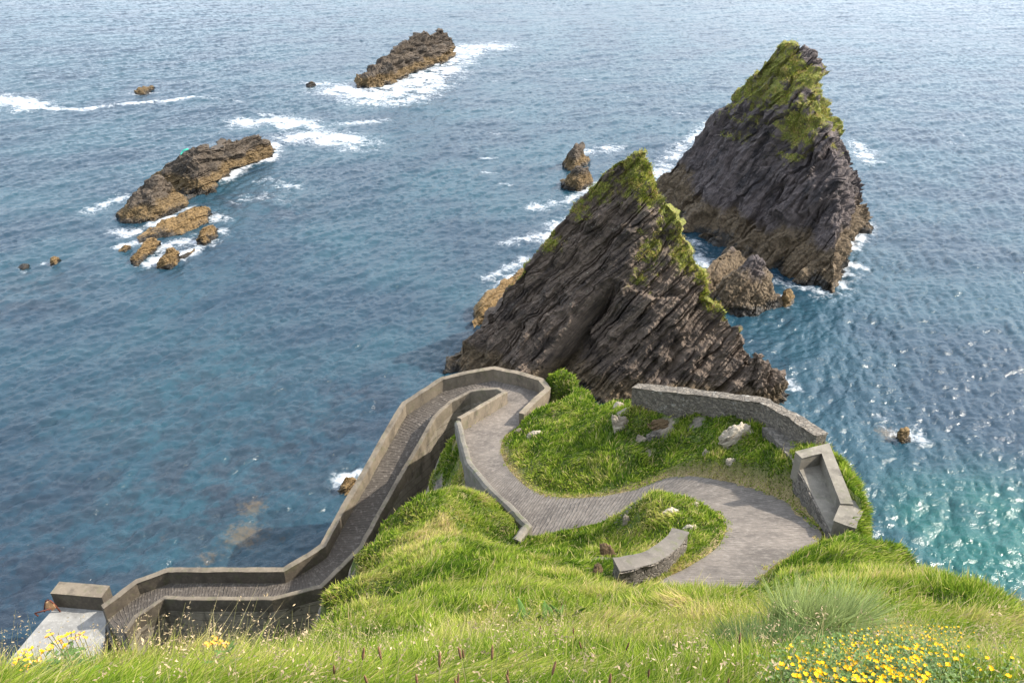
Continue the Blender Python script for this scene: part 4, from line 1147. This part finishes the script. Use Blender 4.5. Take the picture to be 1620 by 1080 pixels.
# ------------------------------------------------------------------ grass
def blades(P, N, L, W, lean, col_base, col_tip, curve=0.6, seed=1):
    """one five-vertex blade per point"""
    rng = np.random.default_rng(seed); n = len(P)
    a = rng.uniform(0, 2 * np.pi, n); side = np.stack([np.cos(a), np.sin(a), np.zeros(n)], 1)
    up = N * 0.35 + np.array([0, 0, 0.75]); up = up / np.linalg.norm(up, axis=1)[:, None]
    d = up + lean; d /= np.linalg.norm(d, axis=1)[:, None]
    d2 = d + lean * curve - np.array([0, 0, 0.35]) * np.linalg.norm(lean, axis=1)[:, None] * curve; d2 /= np.linalg.norm(d2, axis=1)[:, None]
    side = side - d * (side * d).sum(1)[:, None]; side /= np.linalg.norm(side, axis=1)[:, None] + 1e-9
    Wc = W[:, None] * 0.5; Lc = L[:, None]
    b0 = P - side * Wc - N * 0.02; b1 = P + side * Wc - N * 0.02
    m = P + d * Lc * 0.5; m0 = m - side * Wc * 0.8; m1 = m + side * Wc * 0.8
    t = m + d2 * Lc * 0.5
    V = np.stack([b0, b1, m1, m0, t], 1).reshape(-1, 3)
    o = np.arange(n) * 5
    q = np.stack([o, o + 1, o + 2, o + 3], 1); tr = np.stack([o + 3, o + 2, o + 4], 1)
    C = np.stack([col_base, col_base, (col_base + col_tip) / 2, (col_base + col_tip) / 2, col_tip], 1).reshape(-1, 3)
    return V, q, tr, C

PAL = np.array([[0.044, 0.092, 0.011], [0.150, 0.240, 0.022], [0.285, 0.355, 0.042], [0.470, 0.420, 0.135], [0.48, 0.36, 0.18]])
def pal(t):
    t = np.clip(t, 0, 1) * (len(PAL) - 1); i = np.clip(t.astype(int), 0, len(PAL) - 2); f = (t - i)[:, None]
    return PAL[i] * (1 - f) + PAL[i + 1] * f

def grass():
    nx, ny = GX.shape
    rng = np.random.default_rng(21)
    # candidate cells
    i, j = np.meshgrid(np.arange(nx - 1), np.arange(ny - 1), indexing='ij'); i = i.ravel(); j = j.ravel()
    c0 = i * ny + j
    cx = gx[i] + 0.5 * (gx[i + 1] - gx[i]); cyy = gy[j] + 0.5 * (gy[j + 1] - gy[j]); cz = TZ[c0]
    P = np.stack([cx, cyy, cz], 1); px, py, dep = proj(P)
    ok = (dep > 0.8) & (px > -160) & (px < 1780) & (py > 480) & (py < 1260) & (TPD[c0] > -0.02) & (rockm[c0] < 0.55) & (cz > 2.6) & (TRD[c0] > 0.7)
    i, j, c0 = i[ok], j[ok], c0[ok]; dist = np.linalg.norm(P[ok] - EYE, axis=1)
    area = (gx[i + 1] - gx[i]) * (gy[j + 1] - gy[j]) * np.sqrt(1 + slope[c0] ** 2)
    dens = 10000 / np.maximum(dist, 2.2)
    cnt = rng.poisson(dens * area)
    k = np.repeat(np.arange(len(i)), cnt); n = len(k)
    x = gx[i[k]] + rng.random(n) * (gx[i[k] + 1] - gx[i[k]]); y = gy[j[k]] + rng.random(n) * (gy[j[k] + 1] - gy[j[k]])
    z = ground(x, y); P = np.stack([x, y, z], 1); d = np.linalg.norm(P - EYE, axis=1)
    cc = c0[k]
    N = np.stack([-sx[cc], -sy[cc], np.ones(n)], 1); N /= np.linalg.norm(N, axis=1)[:, None]
    pd = TPD[cc]
    n1 = fbm(P * 0.28, 3); n2 = fbm(P * 0.9 + 5, 3); n3 = fbm(P * 2.6 + 9, 2)
    wx = fbm(P * 0.55 + 71, 2); wy = fbm(P * 0.55 + 93, 2)
    short = sstep(0.0, 1.0, pd) * 0.65 + 0.35
    far = sstep(9, 22, d)
    L = (0.24 + 0.12 * n2 + 0.06 * n3) * (1 + 0.15 * far) * short * rng.uniform(0.55, 1.25, n)
    L = np.clip(L, 0.05, 0.6)
    W = np.maximum(0.0034, 0.00105 * d) * rng.uniform(0.7, 1.4, n)
    lean = np.stack([0.35 + 0.95 * wx, -0.15 + 0.95 * wy, 0 * wx], 1) + rng.normal(0, 0.34, (n, 3)) * np.array([1, 1, 0.2])
    t = 0.43 + 0.36 * n1 + 0.30 * n2 + 0.16 * n3 + rng.normal(0, 0.15, n)
    # mid mound greener, crest of the left hill and path edges drier
    midm = sstep(26, 30, d) * (P[:, 0] > -2)
    t = t - 0.10 * midm + 0.30 * sstep(0.5, 0.0, pd)
    t = t + 0.5 * (rng.random(n) < 0.05)
    tall = rng.random(n) < 0.022 * sstep(0.4, 1.2, pd)
    L = np.where(tall, L * 1.5 + 0.03, L); W = np.where(tall, W * 0.75, W); t = np.where(tall, rng.uniform(0.7, 1.0, n), t)
    bare = at_y(662, 868, 24.0); bm_ = np.exp(-((P[:, 0] - bare[0]) ** 2 / 0.9 + (P[:, 1] - bare[1]) ** 2 / 5)); t = t + 0.55 * bm_
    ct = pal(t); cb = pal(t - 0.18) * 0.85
    ct[tall] = np.array([0.50, 0.41, 0.24]) * rng.uniform(0.6, 1.1, (tall.sum(), 1))
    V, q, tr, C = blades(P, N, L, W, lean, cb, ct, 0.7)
    # pale seed panicles: small tan flecks round the tops of some stalks
    sel = np.where((d < 16) & (pd > 0.8) & (rng.random(n) < 0.012 * (0.4 + 1.2 * sstep(-0.1, 0.5, n2))))[0]
    m = 9; B = np.repeat(P[sel], m, 0); hh = np.repeat(rng.uniform(0.30, 0.52, len(sel)), m); lx = np.repeat(rng.normal(0.06, 0.09, (len(sel), 2)), m, 0)
    tt = rng.uniform(0.0, 1.0, len(B)); sp = 0.030 * (1.1 - tt)
    c = B + np.stack([lx[:, 0] * (0.7 + 0.5 * tt) + rng.normal(0, 1, len(B)) * sp, lx[:, 1] * (0.7 + 0.5 * tt) + rng.normal(0, 1, len(B)) * sp, hh * (0.72 + 0.28 * tt)], 1)
    r1 = rng.normal(0, 1, (len(B), 3)); r1 /= np.linalg.norm(r1, axis=1)[:, None]; r2 = np.cross(r1, rng.normal(0, 1, (len(B), 3))); r2 /= np.linalg.norm(r2, axis=1)[:, None]
    sz = rng.uniform(0.0035, 0.0075, len(B))[:, None]
    FV = np.stack([c - r1 * sz * 1.6, c + r2 * sz * 0.6, c + r1 * sz * 1.6, c - r2 * sz * 0.6], 1).reshape(-1, 3)
    fq = np.arange(len(FV)).reshape(-1, 4) + len(V)
    fc = np.repeat(np.repeat(np.array([[0.52, 0.40, 0.25]]) * rng.uniform(0.55, 1.15, (len(sel), 1)), m, 0), 4, 0)
    sb = P[sel]; st = sb + np.stack([lx[::m, 0], lx[::m, 1], hh[::m]], 1); wv = np.array([0.0011, 0, 0])
    SV = np.stack([sb - wv, sb + wv, st + wv * 0.5, st - wv * 0.5], 1).reshape(-1, 3); sq = np.arange(len(SV)).reshape(-1, 4) + len(V) + len(FV)
    sc_ = np.tile(np.array([[0.34, 0.31, 0.13]]), (len(SV), 1))
    V = np.concatenate([V, FV, SV]); q = np.concatenate([q, fq, sq]); C = np.concatenate([C, fc, sc_])
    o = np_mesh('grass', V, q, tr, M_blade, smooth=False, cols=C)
    tag(o, 'long windblown green and straw coloured grass covering the headland', 'grass', kind='stuff')
    print('blades', n)
grass()

# turf on the stacks
def turf_blades(G, T, N, parent, n, L0, seed, thr=0.5):
    rng = np.random.default_rng(seed)
    idx = np.argwhere(T > thr)
    wq = T[idx[:, 0], idx[:, 1]] ** 2; k = idx[rng.choice(len(idx), n, p=wq / wq.sum())]
    P = G[k[:, 0], k[:, 1]] + rng.normal(0, 0.12, (n, 3)); Nn = N[k[:, 0], k[:, 1]]
    n1 = fbm(P * 0.7, 3); n2 = fbm(P * 2.2, 2)
    clump = sstep(-0.35, 0.4, n1 + 0.5 * n2)
    L = L0 * (0.4 + 1.0 * clump) * rng.uniform(0.6, 1.3, n); W = 0.055 * rng.uniform(0.6, 1.3, n)
    lean = rng.normal(0, 0.5, (n, 3)) * np.array([1, 1, 0.3])
    t = 0.40 + 0.44 * n1 + 0.30 * n2 + rng.normal(0, 0.15, n)
    ct = pal(t + 0.06) * np.array([1.08, 0.98, 1.0])
    V, q, tr, C = blades(P, Nn, L, W, lean, ct * 0.7, ct, 0.5, seed)
    np_mesh('turf', V, q, tr, M_blade, smooth=False, cols=C, parent=parent)
turf_blades(nearS[1], nearS[3], nearS[2], near_root, 24000, 0.15, 5)
turf_blades(farS[1], farS[3], farS[2], far_root, 24000, 0.19, 6)

# ------------------------------------------------------------------ flowering plants and seed heads
M_yel = plain('yellow_petals', (0.82, 0.52, 0.008), 0.6, 0.2, 60)
M_orange = plain('ragwort_petals', (0.72, 0.40, 0.06), 0.6, 0.25, 40)
M_leaf = plain('herb_leaf', (0.060, 0.105, 0.018), 0.6, 0.4, 12)
M_stem = plain('seed_stem', (0.17, 0.16, 0.06), 0.7)
M_seed = plain('seed_head', (0.16, 0.085, 0.045), 0.9, 0.35, 90)
M_pale_seed = plain('pale_seed_head', (0.50, 0.40, 0.24), 0.9, 0.2, 60)
M_dock = plain('dock_leaf', (0.085, 0.16, 0.035), 0.5, 0.3, 14)
M_white = plain('clover_head', (0.72, 0.66, 0.62), 0.8, 0.1, 80)

def petal_head(pb, c, r, rng, n=6):
    """a small head of keeled pea-like petals"""
    for k in range(n):
        a = 2 * math.pi * (k + rng.uniform(-0.25, 0.25)) / n; e = rng.uniform(0.25, 0.8)
        d = Vector((math.cos(a) * math.cos(e), math.sin(a) * math.cos(e), math.sin(e))); s = Vector((-math.sin(a), math.cos(a), 0)); u = d.cross(s)
        c0 = Vector(c)
        v = [c0, c0 + d * r * 0.55 + s * r * 0.42, c0 + d * r * 1.05 + s * r * 0.18 + u * -r * 0.1, c0 + d * r * 1.05 - s * r * 0.18 + u * -r * 0.1, c0 + d * r * 0.55 - s * r * 0.42, c0 + d * r * 0.62 - u * r * 0.32]
        pb.add(v, [(0, 1, 5), (1, 2, 5), (2, 3, 5), (3, 4, 5), (4, 0, 5)])

def trefoil():
    rng = np.random.default_rng(4)
    heads, sites = [], []
    clusters = [(1340, 1028, 70, 28), (1420, 1006, 80, 24), (1478, 1010, 46, 24), (1290, 1062, 56, 20), (1380, 1055, 90, 24), (1570, 1045, 60, 30)]
    wts = [90, 105, 56, 50, 86, 9]
    pts = []
    for (cx, cy, sx_, sy_), w in zip(clusters, wts):
        for k in range(w):
            for _ in range(30):
                x, y = cx + rng.normal(0, sx_ * 0.42), cy + rng.normal(0, sy_ * 0.55)
                if 985 < y < 1086 and x < 1618 and y > 985 + 0.5 * abs(x - 1420) * (0.35 if x < 1420 else 0.12) and all((x - a) ** 2 + (y - b) ** 2 > 32 for a, b in pts): break
            pts.append((x, y))
    base = hit(1410, 1035, 1.2, 20)
    root = empty('flower_patch', tuple(base))
    tag(root, 'spreading patch of bright yellow small flowers in the near grass', 'flowers')
    pb = PB()
    pos = []
    for (x, y) in pts:
        h_ = rng.uniform(0.22, 0.30); g = stand(x, y, h_); pos.append(g + np.array([0, 0, h_]))
    # leafy foliage under the heads
    for p in pos:
        for k in range(22):
            c = p + np.array([rng.normal(0, 0.07), rng.normal(0, 0.06), -rng.uniform(0.0, 0.16)])
            for q in range(3):
                a = rng.uniform(0, 6.28); d = Vector((math.cos(a), math.sin(a), rng.uniform(0.1, 0.9))).normalized() * rng.uniform(0.010, 0.019); s = Vector((-math.sin(a), math.cos(a), 0)) * 0.0065
                v = Vector(c); pb.add([v, v + d * 0.5 + s, v + d, v + d * 0.5 - s], [(0, 1, 2, 3)])
        g = p - np.array([rng.normal(0, .03), rng.normal(0, .03), 0.24]); pb.tube([g, (g + p) / 2 + np.array([0.01, 0, 0]), p], 0.0014, 3)
    pb.build('foliage', M_leaf, root)
    order = sorted(range(len(pos)), key=lambda k: np.linalg.norm(pos[k] - EYE))
    rest = PB()
    for r_, k in enumerate(order):
        rad = rng.uniform(0.009, 0.017)
        if r_ < 100:
            h = PB(); petal_head(h, pos[k], rad, rng, 7); h.build('flower_head', M_yel, root)
        else: petal_head(rest, pos[k], rad, rng, 7)
    tag(rest.build('flower_head', M_yel, root), kind='stuff')
trefoil()

def ragwort(spots, label, seed, dist=3.3):
    rng = np.random.default_rng(seed)
    b = at_y(spots[0][0], spots[0][1], dist); b[2] = float(ground(b[0], b[1])[0])
    root = empty('ragwort_plant', tuple(b)); tag(root, label, 'flowers', 'orange yellow ragwort along the brow on the left')
    lf = PB()
    for (x, y) in spots:
        Y = np.linalg.norm(b - EYE)
        yb = b[1] + rng.uniform(-0.3, 0.3); p = at_y(x, y, yb)
        g = np.array([p[0] + rng.normal(0, 0.04), yb + rng.normal(0, 0.03), 0]); g[2] = float(ground(g[0], g[1])[0]) - 0.02
        stems = PB(); stems.tube([g, (g + p) / 2 + np.array([0.01, 0.01, 0.02]), p], 0.0022, 4); stems.build('stem', M_stem, root)
        hd = PB()
        for k in range(6):
            petal_head(hd, p + np.array([rng.normal(0, 0.010), rng.normal(0, 0.010), rng.normal(0, 0.006)]), rng.uniform(0.0065, 0.0105), rng, 6)
        hd.build('flower_head', M_orange if rng.random() < 0.65 else M_yel, root)
        for k in range(9):
            c = Vector(g + (p - g) * rng.uniform(0.15, 0.9)); a = rng.uniform(0, 6.28); d = Vector((math.cos(a), math.sin(a), rng.uniform(-0.2, 0.5))).normalized() * rng.uniform(0.04, 0.08); s = Vector((-math.sin(a), math.cos(a), 0)) * 0.010
            lf.add([c, c + d * 0.5 + s, c + d, c + d * 0.5 - s], [(0, 1, 2, 3)])
    lf.build('foliage', M_leaf, root)
ragwort([(104, 1006), (112, 1000), (124, 1004), (132, 1003), (98, 1012), (118, 1009), (104, 1022)], 'ragwort plant standing highest against the pier, right of its group', 31)
ragwort([(80, 999), (76, 1006), (84, 1022), (78, 1026), (68, 1030), (92, 1010)], 'ragwort plant in the middle of the left group with brightest yellow heads', 32)
ragwort([(34, 1030), (42, 1040), (28, 1042), (50, 1026), (48, 1048), (24, 1048), (62, 1045), (40, 1056)], 'ragwort plant at the far left corner above the water', 33)
ragwort([(335, 1017), (342, 1012), (350, 1014), (357, 1019), (328, 1020)], 'small ragwort plant alone below the ramp masonry', 34)

# ribwort seed stalks: one built, the rest copied
def stalk_proto():
    r = empty('seed_stalk', (0, 0, 0))
    pb = PB(); pb.tube([(0, 0, -0.05), (0.006, 0.0, 0.14), (0.02, 0.004, 0.30)], [0.0022, 0.0019, 0.0015], 5); st = pb.build('stem', M_stem, r, smooth=True)
    pb = PB(); pb.tube([(0.02, 0.004, 0.295), (0.0212, 0.0043, 0.305), (0.0235, 0.005, 0.325), (0.0255, 0.0055, 0.34), (0.0265, 0.006, 0.35)], [0.002, 0.0058, 0.0066, 0.0048, 0.001], 7); hd = pb.build('seed_head', M_seed, r, smooth=True)
    return r, [st, hd]
proto, pch = stalk_proto()
spots = [(520, 1032), (548, 1038), (660, 1062), (688, 1060), (712, 1064), (745, 1070), (770, 1050), (795, 1046), (830, 1062), (848, 1068), (856, 912), (840, 930), (886, 952), (898, 948), (914, 945), (880, 965), (890, 990), (910, 1000),
         (845, 1000), (960, 960), (966, 975), (962, 990), (942, 1008), (975, 1010), (1004, 992), (1030, 1040), (958, 1072), (870, 1070), (738, 1020), (742, 1036), (812, 938), (638, 944), (800, 925), (770, 975), (690, 970), (1160, 1062), (1236, 985), (1175, 1020), (610, 1046), (590, 1050)]
LB = ['brown ribwort seed head on a thin stalk in the near grass']
rs = random.Random(5)
for k, (x, y) in enumerate(spots):
    if k == 0: o = proto
    else:
        o = proto.copy(); COL.objects.link(o)
        for c in pch:
            d = c.copy(); COL.objects.link(d); d.parent = o
    sc = rs.uniform(0.85, 1.3)
    g = stand(x, y, 0.40); dd = np.linalg.norm(g - EYE)
    top = g + np.array([0, 0, 0.40]); sc = rs.uniform(1.15, 1.3); thin = rs.uniform(0.55, 0.75)
    o.location = (top[0], top[1], top[2] - 0.34 * sc); o.scale = (sc * thin, sc * thin, sc); o.rotation_euler = (rs.uniform(-0.12, 0.12), rs.uniform(-0.1, 0.15), rs.uniform(0, 6.28))
    tag(o, LB[0], 'seed stalk', 'brown seed stalks standing in the foreground grass')

# broad dock leaves in the middle foreground
def dock():
    b = hit(846, 985, 1.5, 20); r = empty('dock_plant', tuple(b)); tag(r, 'clump of broad upright dock leaves amid the middle foreground grass', 'plant')
    rng = np.random.default_rng(8)
    for k in range(12):
        a = rng.uniform(0, 6.28); L = rng.uniform(0.22, 0.42); w = L * 0.11
        d = Vector((math.cos(a) * 0.5, math.sin(a) * 0.35, 1)).normalized(); s = Vector((1, 0.3 * math.sin(a), 0)).normalized()
        o = Vector(b) + Vector((rng.uniform(-0.45, 0.55), rng.uniform(-0.12, 0.12), -0.02)); o.z = float(ground(o.x, o.y)[0]) - 0.02
        pb = PB(); v = []
        for i in range(8):
            t = i / 7; c = o + d * L * t + Vector((math.cos(a), math.sin(a), -0.6)) * 0.16 * L * t * t
            ww = w * (math.sin(math.pi * min(1, t * 0.93 + 0.07)) ** 0.8 + 0.06)
            v += [c - s * ww + d.cross(s) * ww * 0.3, c, c + s * ww + d.cross(s) * ww * 0.3]
        pb.add(v, [(i * 3 + j, i * 3 + j + 1, i * 3 + j + 4, i * 3 + j + 3) for i in range(7) for j in range(2)])
        pb.build('leaf', M_dock, r, smooth=True)
dock()

# grey-green tussock on the right bank
def tussock(px, py, wpx, n, L0, base_c, tip_c, label, seed, bend=0.9):
    c = hit(px, py, 2, 30); sc = np.linalg.norm(c - EYE) / FPX; rad = wpx * sc / 2
    rng = np.random.default_rng(seed); a = rng.uniform(0, 6.28, n); rr = np.sqrt(rng.random(n)) * rad
    P = np.stack([c[0] + np.cos(a) * rr, c[1] + np.sin(a) * rr * 0.7, 0 * a], 1); P[:, 2] = ground(P[:, 0], P[:, 1])
    N = np.tile(np.array([0, -0.3, 0.95]), (n, 1))
    lean = np.stack([np.cos(a), np.sin(a), 0 * a], 1) * (rr / rad)[:, None] * bend + rng.normal(0, 0.30, (n, 3)) * np.array([1, 1, 0.2]) + np.array([0.25, 0.1, 0])
    L = L0 * rng.uniform(0.6, 1.2, n); W = 0.0011 * np.linalg.norm(c - EYE) * rng.uniform(0.6, 1.3, n)
    f = rng.random((n, 1)); cb = np.array(base_c) * (0.7 + 0.5 * f); ct = np.array(tip_c) * (0.7 + 0.5 * f)
    V, q, tr, C = blades(P, N, L, W, lean, cb, ct, 1.0, seed)
    o = np_mesh('grass_tussock', V, q, tr, M_blade, smooth=False, cols=C); tag(o, label, 'tussock')
tussock(1285, 1010, 110, 2000, 0.75, (0.10, 0.16, 0.03), (0.34, 0.40, 0.16), 'big pale green tussock of long drooping grass on the right bank', 41, 0.25)
tussock(1215, 1035, 120, 2000, 0.42, (0.06, 0.11, 0.03), (0.17, 0.24, 0.09), 'dark green tussock in front of the pale green one', 42)
